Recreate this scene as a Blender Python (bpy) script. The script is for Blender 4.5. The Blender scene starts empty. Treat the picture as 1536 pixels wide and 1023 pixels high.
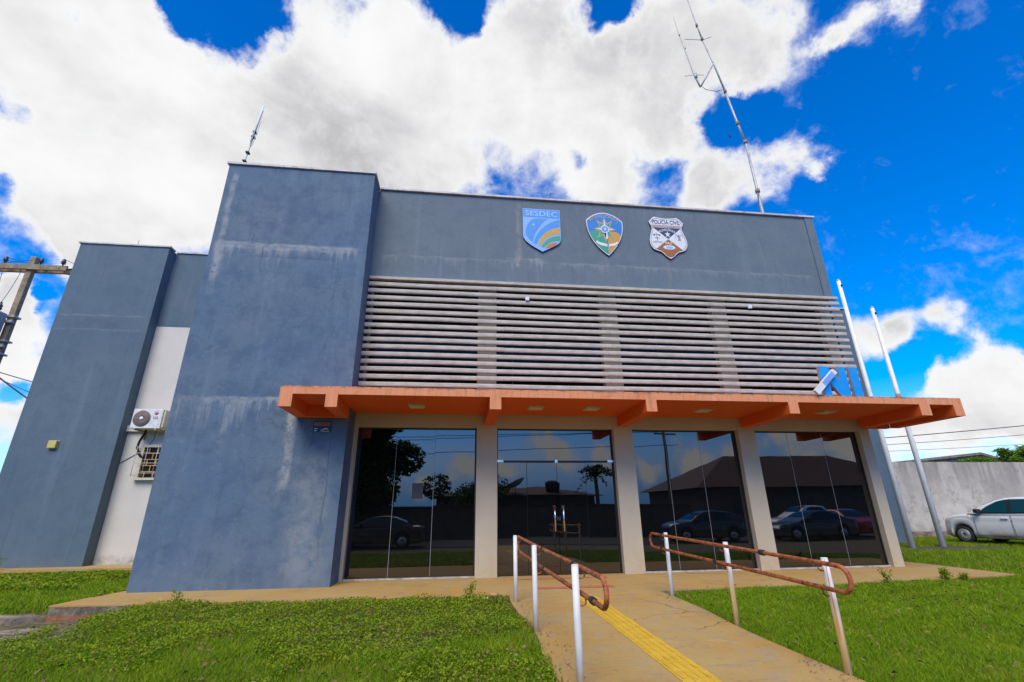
import bpy, bmesh, math, random
import numpy as np
from mathutils import Vector, Matrix, Quaternion
from mathutils.geometry import tessellate_polygon
random.seed(7); RNG = np.random.default_rng(11)
S = bpy.context.scene
COL = S.collection
rad = math.radians

# ------------------------------------------------------------------ camera
cam_d = bpy.data.cameras.new('camera'); cam = bpy.data.objects.new('camera', cam_d); COL.objects.link(cam)
cam_d.sensor_width = 36.0; cam_d.lens = 700.0/1536.0*36.0
cam_d.clip_start = 0.05; cam_d.clip_end = 3000
yaw, pitch, roll = rad(-6.958), rad(20.002), rad(-0.615)
cy, sy = math.cos(yaw), math.sin(yaw)
fw = Vector((-sy*math.cos(pitch), cy*math.cos(pitch), math.sin(pitch))); rt = Vector((cy, sy, 0)); up = rt.cross(fw)
r2 = math.cos(roll)*rt + math.sin(roll)*up; u2 = -math.sin(roll)*rt + math.cos(roll)*up
M = Matrix((r2, u2, -fw)).transposed().to_4x4(); M.translation = Vector((0, 0, 1.35))
cam.matrix_world = M
S.camera = cam

# ------------------------------------------------------------------ exposure, sun, sky
S.view_settings.view_transform = 'Standard'; S.view_settings.look = 'None'
S.view_settings.gamma = 1.0; S.view_settings.use_curve_mapping = False
S.view_settings.exposure = 0.6
SUN_DIR = Vector((-0.25, -0.90, 1.0)).normalized()
sun_d = bpy.data.lights.new('sun', 'SUN'); sun_d.energy = 2.1; sun_d.angle = rad(38); sun_d.color = (1.0, 0.89, 0.70)
sun = bpy.data.objects.new('sun', sun_d); COL.objects.link(sun); sun.location = (0, 0, 40)
sun.rotation_euler = (-SUN_DIR).to_track_quat('-Z', 'Y').to_euler()

class NT:
    """small helper that grows a node tree"""
    def __init__(s, tree):
        s.t = tree; s.t.nodes.clear()
    def n(s, typ, ins=None, **props):
        nd = s.t.nodes.new(typ)
        for k, v in props.items(): setattr(nd, k, v)
        if ins:
            for k, v in ins.items(): s.put(nd, k, v)
        return nd
    def put(s, nd, k, v):
        sock = nd.inputs[k]
        if isinstance(v, bpy.types.Node): v = v.outputs[0]
        if isinstance(v, bpy.types.NodeSocket): s.t.links.new(v, sock)
        else:
            if hasattr(sock, 'default_value'):
                try: sock.default_value = v
                except Exception:
                    sock.default_value = (*v, 1.0) if len(v) == 3 else v[:3]
    def m(s, op, a, b=0.0, c=0.0, clamp=False):
        nd = s.n('ShaderNodeMath', {0: a, 1: b, 2: c}, operation=op); nd.use_clamp = clamp; return nd.outputs[0]
    def rng(s, v, a, b, lo=0.0, hi=1.0, smooth=True):
        nd = s.n('ShaderNodeMapRange', {'Value': v, 'From Min': a, 'From Max': b, 'To Min': lo, 'To Max': hi})
        nd.interpolation_type = 'SMOOTHSTEP' if smooth else 'LINEAR'; return nd.outputs[0]
    def mix(s, f, a, b, mode='MIX'):
        nd = s.n('ShaderNodeMix', data_type='RGBA', blend_type=mode)
        s.put(nd, 0, f)
        for i, v in ((6, a), (7, b)):
            if isinstance(v, (tuple, list)): v = (*v[:3], 1.0)
            s.put(nd, i, v)
        return nd.outputs[2]
    def noise(s, vec, scale, detail=4, rough=0.55, dist=0.0):
        nd = s.n('ShaderNodeTexNoise', {'Scale': scale, 'Detail': detail, 'Roughness': rough, 'Distortion': dist})
        if vec is not None: s.put(nd, 'Vector', vec)
        return nd
    def mapv(s, vec, sc=(1, 1, 1), loc=(0, 0, 0)):
        return s.n('ShaderNodeMapping', {'Vector': vec, 'Scale': sc, 'Location': loc}).outputs[0]

W = bpy.data.worlds.new('World'); S.world = W; W.use_nodes = True
nt = NT(W.node_tree)
sky = nt.n('ShaderNodeTexSky', sky_type='NISHITA'); sky.sun_disc = False
sky.sun_elevation = math.asin(SUN_DIR.z); sky.sun_rotation = math.atan2(SUN_DIR.x, SUN_DIR.y)
sky.air_density = 1.0; sky.dust_density = 0.3; sky.ozone_density = 2.0
tc = nt.n('ShaderNodeTexCoord'); D = tc.outputs['Generated']
EL = nt.n('ShaderNodeSeparateXYZ', {0: D}).outputs[2]
hs = nt.n('ShaderNodeHueSaturation', {'Hue': 0.512, 'Saturation': nt.rng(EL, 0.0, 0.16, 0.55, 1.75), 'Value': 1.0, 'Color': sky.outputs[0]})
YD = nt.n('ShaderNodeSeparateXYZ', {0: D}).outputs[1]
tint = nt.mix(nt.rng(EL, 0.0, 0.24), nt.mix(nt.rng(YD, -0.2, 0.3), (0.075, 0.22, 0.58), (0.42, 0.72, 1.05)), (1.0, 1.02, 1.08))
bg_sky = nt.n('ShaderNodeBackground', {'Color': nt.mix(1.0, hs.outputs[0], tint, 'MULTIPLY'), 'Strength': 0.15})
# clouds: lobes given as directions in the sky (x, y, z, radius, weight), broken up by noise
LOBES = [(-0.589,0.548,0.594,0.086,1.00),(-0.508,0.557,0.657,0.093,1.00),(-0.549,0.618,0.562,0.123,1.00),(-0.619,0.652,0.438,0.068,1.00),(-0.438,0.664,0.606,0.150,1.00),(-0.292,0.675,0.678,0.140,1.00),(-0.168,0.664,0.728,0.133,1.00),(-0.129,0.587,0.799,0.057,1.00),(-0.173,0.743,0.647,0.144,1.00),(0.001,0.672,0.741,0.126,1.00),(0.082,0.607,0.791,0.066,1.00),(0.148,0.639,0.755,0.123,1.00),(0.148,0.561,0.814,0.042,1.00),(0.281,0.619,0.733,0.120,1.00),(0.309,0.547,0.778,0.062,1.00),(0.393,0.530,0.751,0.098,1.00),(0.465,0.519,0.717,0.068,1.00),(0.362,0.645,0.673,0.063,1.00),(0.269,0.730,0.628,0.063,1.00),(-0.060,0.772,0.633,0.076,1.00),(0.323,0.739,0.591,0.057,1.00),(0.494,0.652,0.575,0.062,1.00),(0.450,0.695,0.560,0.059,1.00),(0.563,0.604,0.564,0.047,1.00),(0.608,0.578,0.545,0.020,0.80),(-0.372,0.717,0.590,0.142,1.00),(-0.494,0.727,0.476,0.112,1.00),(-0.590,0.641,0.491,0.087,1.00),(0.570,0.450,0.687,0.033,1.00),(0.594,0.414,0.690,0.029,1.00),(0.546,0.477,0.689,0.020,1.00),(0.618,0.391,0.682,0.020,0.80),(-0.627,0.717,0.305,0.043,1.00),(-0.629,0.740,0.239,0.052,1.00),(-0.640,0.755,0.141,0.046,1.00),(-0.653,0.690,0.313,0.033,1.00),(-0.580,0.691,0.432,0.054,1.00),(0.691,0.667,0.279,0.038,1.00),(0.721,0.630,0.289,0.031,1.00),(0.761,0.589,0.271,0.028,0.90),(0.787,0.563,0.253,0.027,0.80),(0.750,0.637,0.178,0.038,1.00),(0.784,0.591,0.188,0.047,1.00),(0.809,0.554,0.198,0.040,1.00),(0.810,0.568,0.142,0.047,1.00),(0.773,0.620,0.133,0.039,1.00),(0.725,0.677,0.122,0.038,1.00),(0.793,0.601,0.100,0.049,1.00),(0.699,0.709,0.094,0.039,0.80),(0.755,0.650,0.087,0.044,0.80),(0.054,0.779,0.625,0.059,0.55),(0.137,0.737,0.662,0.069,0.60),(0.206,0.753,0.625,0.064,0.55),(0.128,0.775,0.619,0.052,0.40),(0.390,0.656,0.646,0.046,0.50),(0.445,0.643,0.624,0.045,0.50)]
GAPS = [(-0.367,0.558,0.744,0.066,-1.50),(-0.429,0.531,0.731,0.043,-1.00),(-0.010,0.564,0.826,0.046,-1.4),(0.223,0.532,0.817,0.040,-1.4),(-0.632,0.568,0.526,0.029,-0.90),(-0.649,0.626,0.433,0.022,-0.90),(0.133,0.759,0.637,0.060,-0.48),(0.229,0.730,0.644,0.028,-0.80),(0.060,0.778,0.625,0.029,-0.90),(-0.634,0.749,0.191,0.019,-1.00),(-0.612,0.717,0.334,0.014,-1.00),(-0.543,0.513,0.665,0.031,-0.60),(0.717,0.658,0.229,0.023,-0.80),(0.792,0.604,0.086,0.025,-0.40),(0.383,0.675,0.631,0.026,-0.40),(0.723,0.661,0.201,0.025,-1.10),(0.766,0.605,0.219,0.021,-1.10),(0.802,0.547,0.242,0.021,-1.00),(-0.324,0.571,0.754,0.048,-1.00),(-0.398,0.540,0.742,0.044,-1.20),(0.467,0.605,0.645,0.049,-1.00),(0.427,0.590,0.686,0.032,-0.60),(0.261,0.543,0.798,0.023,-0.70)]
# the rest of the sky: overhead bank and the low band of clouds in front of the building
for az, el, r in [(-60,50,.3),(-90,30,.25),(-120,45,.3),(170,70,.3),(120,60,.25),(90,20,.2),(100,45,.12),(-150,40,.1),(150,38,.1),
                  (183,3,.030),(178,4,.034),(173,3.5,.034),(168,5,.036),(163,5.5,.036),(158,4,.03),(153,5,.038),(148,4.5,.036),(143,6,.042),(138,5,.04),(133,5,.045),(127,6,.05),(188,4,.034),(193,5,.036),(198,3.5,.03),(204,5,.04),(212,6,.05),(222,5,.05),(152,11.5,.010),(171,12,.012),(189,13,.016),(118,8,.05),(199,17,.03)]:
    a, e = rad(az), rad(el)
    LOBES.append((math.sin(a)*math.cos(e), math.cos(a)*math.cos(e), math.sin(e), r, 1.0))
def sub(v, k):
    c_ = nt.n('ShaderNodeVectorMath', {0: v, 1: (0.5, 0.5, 0.5)}, operation='SUBTRACT')
    return nt.n('ShaderNodeVectorMath', {0: c_.outputs[0], 1: (k, k, k)}, operation='MULTIPLY').outputs[0]
w1 = sub(nt.noise(D, 3.6, 3, 0.55).outputs['Color'], 0.16); w2 = sub(nt.noise(D, 13.0, 6, 0.62).outputs['Color'], 0.085)
DW = nt.n('ShaderNodeVectorMath', {0: nt.n('ShaderNodeVectorMath', {0: D, 1: w1}, operation='ADD').outputs[0], 1: w2}, operation='ADD').outputs[0]
def lobe_field(lobes, grow):
    acc = None
    for x, y, z, r, w in lobes:
        d = nt.n('ShaderNodeVectorMath', {0: DW, 1: (x, y, z)}, operation='DISTANCE')
        v = nt.rng(d.outputs['Value'], r*grow, 0.0, 0.0, abs(w))
        acc = v if acc is None else nt.m('ADD', acc, v)
    return acc
f_pos = nt.m('MINIMUM', lobe_field(LOBES, 1.6), 1.15); f_neg = nt.m('MINIMUM', lobe_field(GAPS, 1.7), 1.5)
n_a = nt.noise(D, 8.0, 10, 0.66, 0.3).outputs[0]
n_b = nt.noise(nt.mapv(D, (1, 1, 1), (7.3, 1.1, 4.2)), 27.0, 6, 0.62, 0.4).outputs[0]
fld = nt.m('ADD', f_pos, nt.m('MULTIPLY', nt.m('SUBTRACT', n_a, 0.5), 1.25))
fld = nt.m('ADD', fld, nt.m('MULTIPLY', nt.m('SUBTRACT', n_b, 0.5), 0.80))
fld = nt.m('SUBTRACT', fld, nt.m('MULTIPLY', f_neg, 0.9))
mask = nt.rng(fld, 0.06, 0.86)
# thick parts have grey undersides, thin rims are bright
soft = nt.noise(nt.mapv(D, (1, 1, 1.5), (3.1, 0.4, 1.7)), 2.6, 6, 0.55, 0.4).outputs[0]
puff = nt.noise(nt.mapv(D, (1, 1, 1), (2.0, 5.0, 1.0)), 9.0, 6, 0.55).outputs[0]
thick = nt.rng(fld, 0.45, 1.35)
greyf = nt.m('MULTIPLY', thick, nt.rng(nt.m('ADD', soft, nt.m('MULTIPLY', nt.m('SUBTRACT', puff, 0.5), 0.22)), 0.30, 0.78))
greyf = nt.m('MULTIPLY', greyf, nt.rng(nt.n('ShaderNodeSeparateXYZ', {0: D}).outputs[1], -0.1, 0.2, 0.25, 1.0))
ccol = nt.mix(greyf, (1.0, 1.0, 1.0), (0.50, 0.50, 0.525))
ccol = nt.mix(nt.rng(fld, 0.62, 0.25), ccol, (0.88, 0.89, 1.0))
bg_cl = nt.n('ShaderNodeBackground', {'Color': ccol, 'Strength': 0.64})
mx = nt.n('ShaderNodeMixShader', {0: mask, 1: bg_sky.outputs[0], 2: bg_cl.outputs[0]})
nt.n('ShaderNodeOutputWorld', {'Surface': mx.outputs[0]})

# ------------------------------------------------------------------ materials
def new_mat(name):
    m = bpy.data.materials.new(name); m.use_nodes = True
    g = NT(m.node_tree)
    out = g.n('ShaderNodeOutputMaterial')
    b = g.n('ShaderNodeBsdfPrincipled')
    g.t.links.new(b.outputs[0], out.inputs[0])
    g.b = b; g.out = out
    g.P = g.n('ShaderNodeNewGeometry').outputs['Position']
    g.O = g.n('ShaderNodeTexCoord').outputs['Object']
    return m, g
def bump(g, h, strength, dist=0.01):
    bp = g.n('ShaderNodeBump', {'Strength': strength, 'Distance': dist, 'Height': h})
    g.put(g.b, 'Normal', bp.outputs[0])
def simple(name, col, rough=0.6, metal=0.0, var=0.12, scale=6.0, bmp=0.0, spec=0.5, dirt=None):
    m, g = new_mat(name)
    n1 = g.noise(g.O, scale, 5, 0.6).outputs[0]
    dark = tuple(c*(1-var) for c in col); lite = tuple(min(1, c*(1+var)) for c in col)
    c = g.mix(g.rng(n1, 0.3, 0.7), dark, lite)
    if dirt:
        c = g.mix(g.m('MULTIPLY', g.rng(g.noise(g.O, scale*2.3, 6, 0.65).outputs[0], 0.5, 0.72), dirt[3]), c, dirt[:3])
    g.put(g.b, 'Base Color', c)
    g.put(g.b, 'Roughness', g.rng(n1, 0.2, 0.8, max(0, rough-.08), min(1, rough+.08)))
    g.put(g.b, 'Metallic', metal); g.put(g.b, 'Specular IOR Level', spec)
    if bmp: bump(g, g.noise(g.O, scale*10, 3, 0.6).outputs[0], bmp, 0.004)
    return m

def blue_plaster(name, base, grey, stains, amount=1.0, cracks=True, streaks=(), mottle=1.0):
    """painted render with limewash-like blooms, runs and hairline cracks that belong to the wall"""
    m, g = new_mat(name); P = g.P
    sep = g.n('ShaderNodeSeparateXYZ', {0: P}); X, Y, Z = sep.outputs
    n_big = g.noise(P, 0.55, 5, 0.6).outputs[0]
    n_mid = g.noise(P, 2.2, 6, 0.65).outputs[0]
    run = g.noise(g.mapv(P, (2.6, 2.6, 0.16)), 1.0, 6, 0.62).outputs[0]
    run2 = g.noise(g.mapv(P, (7.0, 7.0, 0.22), (4, 2, 9)), 1.0, 5, 0.6).outputs[0]
    c = g.mix(g.rng(n_big, 0.34, 0.66), base, grey)
    c = g.mix(g.rng(n_mid, 0.40, 0.66, 0, 0.72*mottle), c, (base[0]*.60, base[1]*.68, base[2]*.80))
    c = g.mix(g.rng(g.noise(P, 7.5, 7, 0.72).outputs[0], 0.52, 0.72, 0, 0.35*mottle), c, tuple(v*1.35 for v in grey))
    c = g.mix(g.rng(run, 0.52, 0.78, 0, 0.34), c, tuple(min(1, v*1.5+0.02) for v in grey))
    c = g.mix(g.rng(run2, 0.55, 0.8, 0, 0.35), c, tuple(v*0.62 for v in base))
    for (z0, zt, zb, x0, x1, s) in stains:          # pale lime bloom along an old joint, with runs below it
        wob = g.m('MULTIPLY', g.m('SUBTRACT', g.noise(P, 1.7, 4, 0.6).outputs[0], 0.5), 0.16)
        Zw = g.m('ADD', Z, wob)
        up_ = g.rng(Zw, z0+zt, z0+zt*.4); runm = g.noise(g.mapv(P, (8.0, 8.0, 0.30), (z0, 1, 0)), 1.0, 6, 0.68).outputs[0]
        length = g.rng(runm, 0.40, 0.72)
        dn = g.m('SUBTRACT', 1.0, g.m('DIVIDE', g.m('SUBTRACT', z0, Zw), g.m('ADD', 0.04, g.m('MULTIPLY', length, zb))), clamp=True)
        blot = g.noise(P, 2.3, 6, 0.7).outputs[0]
        hm = g.m('MULTIPLY', g.rng(X, x0, x0+.2), g.rng(X, x1, x1-.2))
        f = g.m('MULTIPLY', g.m('MULTIPLY', up_, dn), g.m('MULTIPLY', hm, g.rng(blot, 0.36, 0.60, 0.15, 1)))
        c = g.mix(g.m('MULTIPLY', f, s), c, (0.31, 0.33, 0.34))
    for (x0, x1, za, zb2, s, col) in streaks:          # separate long runs
        wx = g.m('ADD', X, g.m('MULTIPLY', g.m('SUBTRACT', g.noise(g.mapv(P, (1, 1, .8)), 1.4, 4, 0.6).outputs[0], 0.5), 0.22))
        f = g.m('MULTIPLY', g.m('MULTIPLY', g.rng(wx, x0, x0+(x1-x0)*.35), g.rng(wx, x1, x1-(x1-x0)*.35)), g.m('MULTIPLY', g.rng(Z, za, za+(zb2-za)*.25), g.rng(Z, zb2+.1, zb2-.25)))
        f = g.m('MULTIPLY', f, g.rng(g.noise(P, 4.0, 6, 0.7).outputs[0], 0.32, 0.62))
        c = g.mix(g.m('MULTIPLY', f, s), c, col)
    if cracks:
        wv = g.noise(P, 1.6, 4, 0.6)
        wp = g.n('ShaderNodeVectorMath', {0: P, 1: g.n('ShaderNodeVectorMath', {0: wv.outputs['Color'], 1: (0.7, 0.7, 0.7)}, operation='MULTIPLY').outputs[0]}, operation='ADD').outputs[0]
        vo = g.n('ShaderNodeTexVoronoi', {'Vector': wp, 'Scale': 1.15}, feature='DISTANCE_TO_EDGE')
        ck = g.m('MULTIPLY', g.rng(vo.outputs['Distance'], 0.016, 0.002), g.rng(g.noise(P, 0.5, 3).outputs[0], 0.46, 0.62))
        c = g.mix(g.m('MULTIPLY', ck, 0.45*amount), c, tuple(v*0.45 for v in base))
    if cracks:
        vf = g.n('ShaderNodeTexVoronoi', {'Vector': wp, 'Scale': 4.2}, feature='DISTANCE_TO_EDGE')
        cf = g.m('MULTIPLY', g.rng(vf.outputs['Distance'], 0.05, 0.005), g.rng(g.noise(P, 0.7, 4, .6).outputs[0], 0.48, 0.62))
        c = g.mix(g.m('MULTIPLY', cf, 0.22*amount), c, tuple(v*0.5 for v in base))
    foot = g.m('MULTIPLY', g.rng(Z, 0.55, 0.0), g.rng(g.noise(P, 3.0, 5, .7).outputs[0], 0.3, 0.7))
    c = g.mix(g.m('MULTIPLY', foot, 0.22), c, (0.20, 0.20, 0.20))
    g.put(g.b, 'Base Color', c); g.put(g.b, 'Roughness', 0.78); g.put(g.b, 'Specular IOR Level', 0.35)
    hgt = g.m('ADD', g.m('MULTIPLY', g.noise(P, 60, 3, 0.7).outputs[0], 0.6), g.m('MULTIPLY', g.noise(P, 9, 4, 0.6).outputs[0], 1.2))
    bump(g, hgt, 0.5, 0.012)
    return m
M_TOWER = blue_plaster('blue_render', (0.098, 0.160, 0.236), (0.134, 0.184, 0.230),
    [(7.44, .10, .75, -5.95, -2.45, .85), (7.36, .05, .05, -5.9, -2.6, .6), (3.66, .07, 1.0, -5.95, -3.1, .8)], 1.0, True,
    [(-3.62, -3.36, 1.6, 3.6, .95, (.33, .34, .34)), (-3.5, -2.35, -.3, 2.6, .55, (.27, .29, .30)), (-5.86, -5.66, 5.9, 9.6, .75, (.30, .32, .33)), (-5.9, -5.55, 6.5, 7.5, .7, (.32, .34, .34)),
     (-5.6, -2.5, 7.10, 7.26, .85, (.05, .08, .16)), (-5.3, -3.0, 7.5, 9.4, .55, (.066, .105, .185)), (-5.4, -2.4, 4.2, 6.2, .35, (.075, .125, .20)), (-5.9, -4.0, .2, 2.4, .4, (.085, .135, .235)), (-2.66, -2.60, .2, 3.0, .6, (.06, .08, .13)), (-4.9, -4.75, 2.6, 3.6, .5, (.28, .30, .31)), (-5.7, -3.2, 3.72, 3.98, .45, (.06, .10, .18))])
M_FACADE = blue_plaster('grey_blue_render', (0.130, 0.170, 0.202), (0.150, 0.190, 0.218),
    [(7.85, .05, .5, 1.2, 2.4, .8), (7.78, .03, .35, -2.2, 10.4, .4), (9.75, .1, .7, 3.0, 8.0, .16)], 0.6, True,
    [(1.52, 1.70, 7.5, 9.7, .6, (.28, .27, .22)), (1.45, 1.62, 7.55, 8.1, .8, (.30, .32, .32)), (4.0, 4.2, 7.5, 8.15, .45, (.26, .25, .21)), (2.4, 10.3, 7.86, 7.98, .4, (.08, .11, .15)), (5.85, 6.0, 7.2, 8.1, .4, (.27, .26, .22))], .45)
M_WING = blue_plaster('blue_render_wing', (0.094, 0.145, 0.188), (0.116, 0.164, 0.202), [(7.6, .03, .06, -13.2, -10.4, .35), (7.1, .03, .05, -13.2, -10.4, .25)], 0.3, False, [(-13.2, -10.4, 7.1, 7.6, .3, (.06, .08, .12))], .5)

def plaster(name, col, dirt=(0.33, 0.24, 0.13), foot=0.9, foot_h=0.7):
    m, g = new_mat(name); P = g.P
    Z = g.n('ShaderNodeSeparateXYZ', {0: P}).outputs[2]
    n1 = g.noise(P, 1.5, 5, .6).outputs[0]
    run = g.noise(g.mapv(P, (6, 6, .3)), 1, 5, .6).outputs[0]
    c = g.mix(g.rng(n1, .3, .7), tuple(v*.93 for v in col), col)
    c = g.mix(g.rng(run, .55, .8, 0, .3), c, tuple(v*.7 for v in col))
    f = g.m('MULTIPLY', g.rng(Z, foot_h, 0.0), g.rng(g.noise(P, 4, 6, .7).outputs[0], .3, .75))
    c = g.mix(g.m('MULTIPLY', f, foot), c, dirt)
    g.put(g.b, 'Base Color', c); g.put(g.b, 'Roughness', .8)
    bump(g, g.noise(P, 70, 3, .7).outputs[0], .25, .006)
    return m
M_CREAM = plaster('cream_render', (0.56, 0.48, 0.34), (0.50, 0.36, 0.17), 0.7, 0.8)
M_WHITE = plaster('white_render', (0.66, 0.62, 0.55), (0.16, 0.15, 0.14), 0.9, 0.35)

def orange_paint():
    m, g = new_mat('orange_paint'); P = g.P
    n1 = g.noise(P, 1.6, 5, .6).outputs[0]
    run = g.noise(g.mapv(P, (9, 9, 1.2)), 1, 5, .6).outputs[0]
    c = g.mix(g.rng(n1, .3, .7), (0.78, 0.110, 0.004), (0.80, 0.135, 0.008))
    Y = g.n('ShaderNodeSeparateXYZ', {0: P}).outputs[1]
    Z = g.n('ShaderNodeSeparateXYZ', {0: P}).outputs[2]
    # the front edge is paler, towards salmon, with mould along the top arris
    front = g.rng(Y, 9.30, 9.285)
    c = g.mix(g.m('MULTIPLY', front, .8), c, (0.74, 0.32, 0.15))
    c = g.mix(g.m('MULTIPLY', g.rng(run, .5, .8, 0, .4), front), c, (.72, .45, .32))
    c = g.mix(g.m('MULTIPLY', g.rng(g.noise(g.mapv(P, (14, 14, .8)), 1, 6, .7).outputs[0], .50, .66, 0, .5), front), c, (.34, .15, .075))
    c = g.mix(g.rng(g.noise(P, 3.2, 7, .72).outputs[0], .52, .70, 0, .4), c, (.44, .085, .008))
    mould = g.m('MULTIPLY', g.rng(Z, 3.640, 3.69), g.rng(g.noise(P, 5, 7, .75).outputs[0], .44, .58))
    c = g.mix(g.m('MULTIPLY', mould, .8), c, (.09, .07, .06))
    g.put(g.b, 'Base Color', c); g.put(g.b, 'Roughness', .75)
    bump(g, g.noise(P, 50, 3, .7).outputs[0], .2, .005)
    return m
M_ORANGE = orange_paint()

def slat_mat():
    m, g = new_mat('weathered_louvre'); P = g.P
    n1 = g.noise(g.mapv(P, (3, 3, 9)), 1, 6, .7).outputs[0]
    n2 = g.noise(g.mapv(P, (11, 30, 30)), 1, 5, .7).outputs[0]
    c = g.mix(g.rng(n1, .3, .7), (.37, .343, .295), (.54, .505, .435))
    c = g.mix(g.rng(n2, .60, .74, 0, .7), c, (.14, .13, .115))
    g.put(g.b, 'Base Color', c); g.put(g.b, 'Roughness', .7)
    bump(g, n2, .3, .006)
    return m
M_SLAT = slat_mat()

def glass_mat(name, col=(.0035, .0038, .004), ior=2.1):
    m, g = new_mat(name)
    g.put(g.b, 'Base Color', col); g.put(g.b, 'IOR', ior); g.put(g.b, 'Specular IOR Level', .5)
    n = g.noise(g.P, 1.4, 4, .5).outputs[0]
    g.put(g.b, 'Roughness', g.rng(g.noise(g.P, 2.5, 6, .7).outputs[0], .45, .8, .0, .05))
    bump(g, g.noise(g.P, .9, 2, .4).outputs[0], .020, .05)
    return m
M_GLASS = glass_mat('tinted_glass')
M_GLASS2 = glass_mat('upper_glass', (.006, .007, .009), 1.25)
M_FRAME = simple('dark_bronze_frame', (.02, .02, .022), .4)
M_JOINT = simple('silicone_joint', (.33, .33, .33), .5)
M_CHROME = simple('brushed_steel', (.75, .75, .77), .25, 1.0, .05)
M_COPING = simple('metal_coping', (.55, .53, .50), .55, 0, .2, 2.5, dirt=(.12, .11, .10, .6))
M_WHITE_PAINT = simple('white_paint', (.78, .78, .77), .45, 0, .05, 5, .15, dirt=(.55, .50, .42, .5))
M_POLEW = simple('flagpole_paint', (.84, .84, .81), .5, 0, .05, 3, .1, dirt=(.45, .43, .38, .3))
M_ALU = simple('weathered_aluminium', (.46, .45, .43), .5, .3, .2, 8)
M_DARK = simple('black_rubber', (.02, .02, .02), .7)
M_CONC = simple('pole_concrete', (.29, .22, .14), .9, 0, .3, 4, .6, dirt=(.10, .09, .08, .7))
M_PORC = simple('brown_porcelain', (.045, .04, .04), .3)
M_WIRE = simple('wire', (.035, .035, .04), .6)
M_YPLASTIC = simple('yellowed_plastic', (.56, .47, .13), .4)
M_LAMPW = simple('lamp_diffuser', (.72, .60, .36), .4)
M_LAMPF = simple('lamp_frame', (.62, .55, .42), .5)
M_ACWHITE = simple('ac_enamel', (.72, .72, .71), .4, dirt=(.45, .33, .2, .5))
M_ACGRILLE = simple('ac_grille', (.20, .155, .13), .6)
M_BEIGE = simple('yellowed_frame', (.62, .55, .40), .5)
M_RUSTBAR = simple('rusty_bar', (.55, .33, .12), .6)
M_TEXTBLUE = simple('emblem_navy', (.015, .035, .09), .5)

def rust_mat():
    m, g = new_mat('rusted_rail_paint'); P = g.P
    n1 = g.noise(P, 9, 7, .7).outputs[0]; n2 = g.noise(P, 26, 6, .7).outputs[0]
    c = g.mix(g.rng(n1, .38, .6), (.28, .070, .018), (.48, .145, .045))
    c = g.mix(g.rng(n2, .50, .64, 0, .95), c, (.075, .028, .015))
    c = g.mix(g.rng(g.noise(P, 14, 6, .7).outputs[0], .62, .72, 0, .8), c, (.55, .36, .27))
    g.put(g.b, 'Base Color', c); g.put(g.b, 'Roughness', g.rng(n2, .3, .7, .4, .85))
    bump(g, n2, .4, .004)
    return m
M_RUST = rust_mat()
def post_mat(rusty):
    m, g = new_mat('handrail_post_paint' + ('_rusty' if rusty else '')); P = g.P
    Z = g.n('ShaderNodeSeparateXYZ', {0: P}).outputs[2]
    run = g.noise(g.mapv(P, (30, 30, 1.2)), 1, 5, .65).outputs[0]
    c = g.mix(g.rng(g.noise(P, 5, 5, .6).outputs[0], .3, .7), (.66, .66, .66), (.78, .78, .77))
    lo = g.rng(Z, .80, .25, .0, 1.0) if rusty else g.rng(Z, .12, -.05, 0, .7)
    c = g.mix(g.m('MULTIPLY', lo, g.rng(run, .26, .50)), c, (.68, .46, .18))
    if rusty: c = g.mix(g.m('MULTIPLY', g.rng(Z, -.1, .75, .35, 1), g.rng(run, .54, .66)), c, (.50, .17, .045))
    g.put(g.b, 'Base Color', c); g.put(g.b, 'Roughness', .5)
    return m
M_POST = post_mat(False); M_POSTR = post_mat(True)

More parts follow.
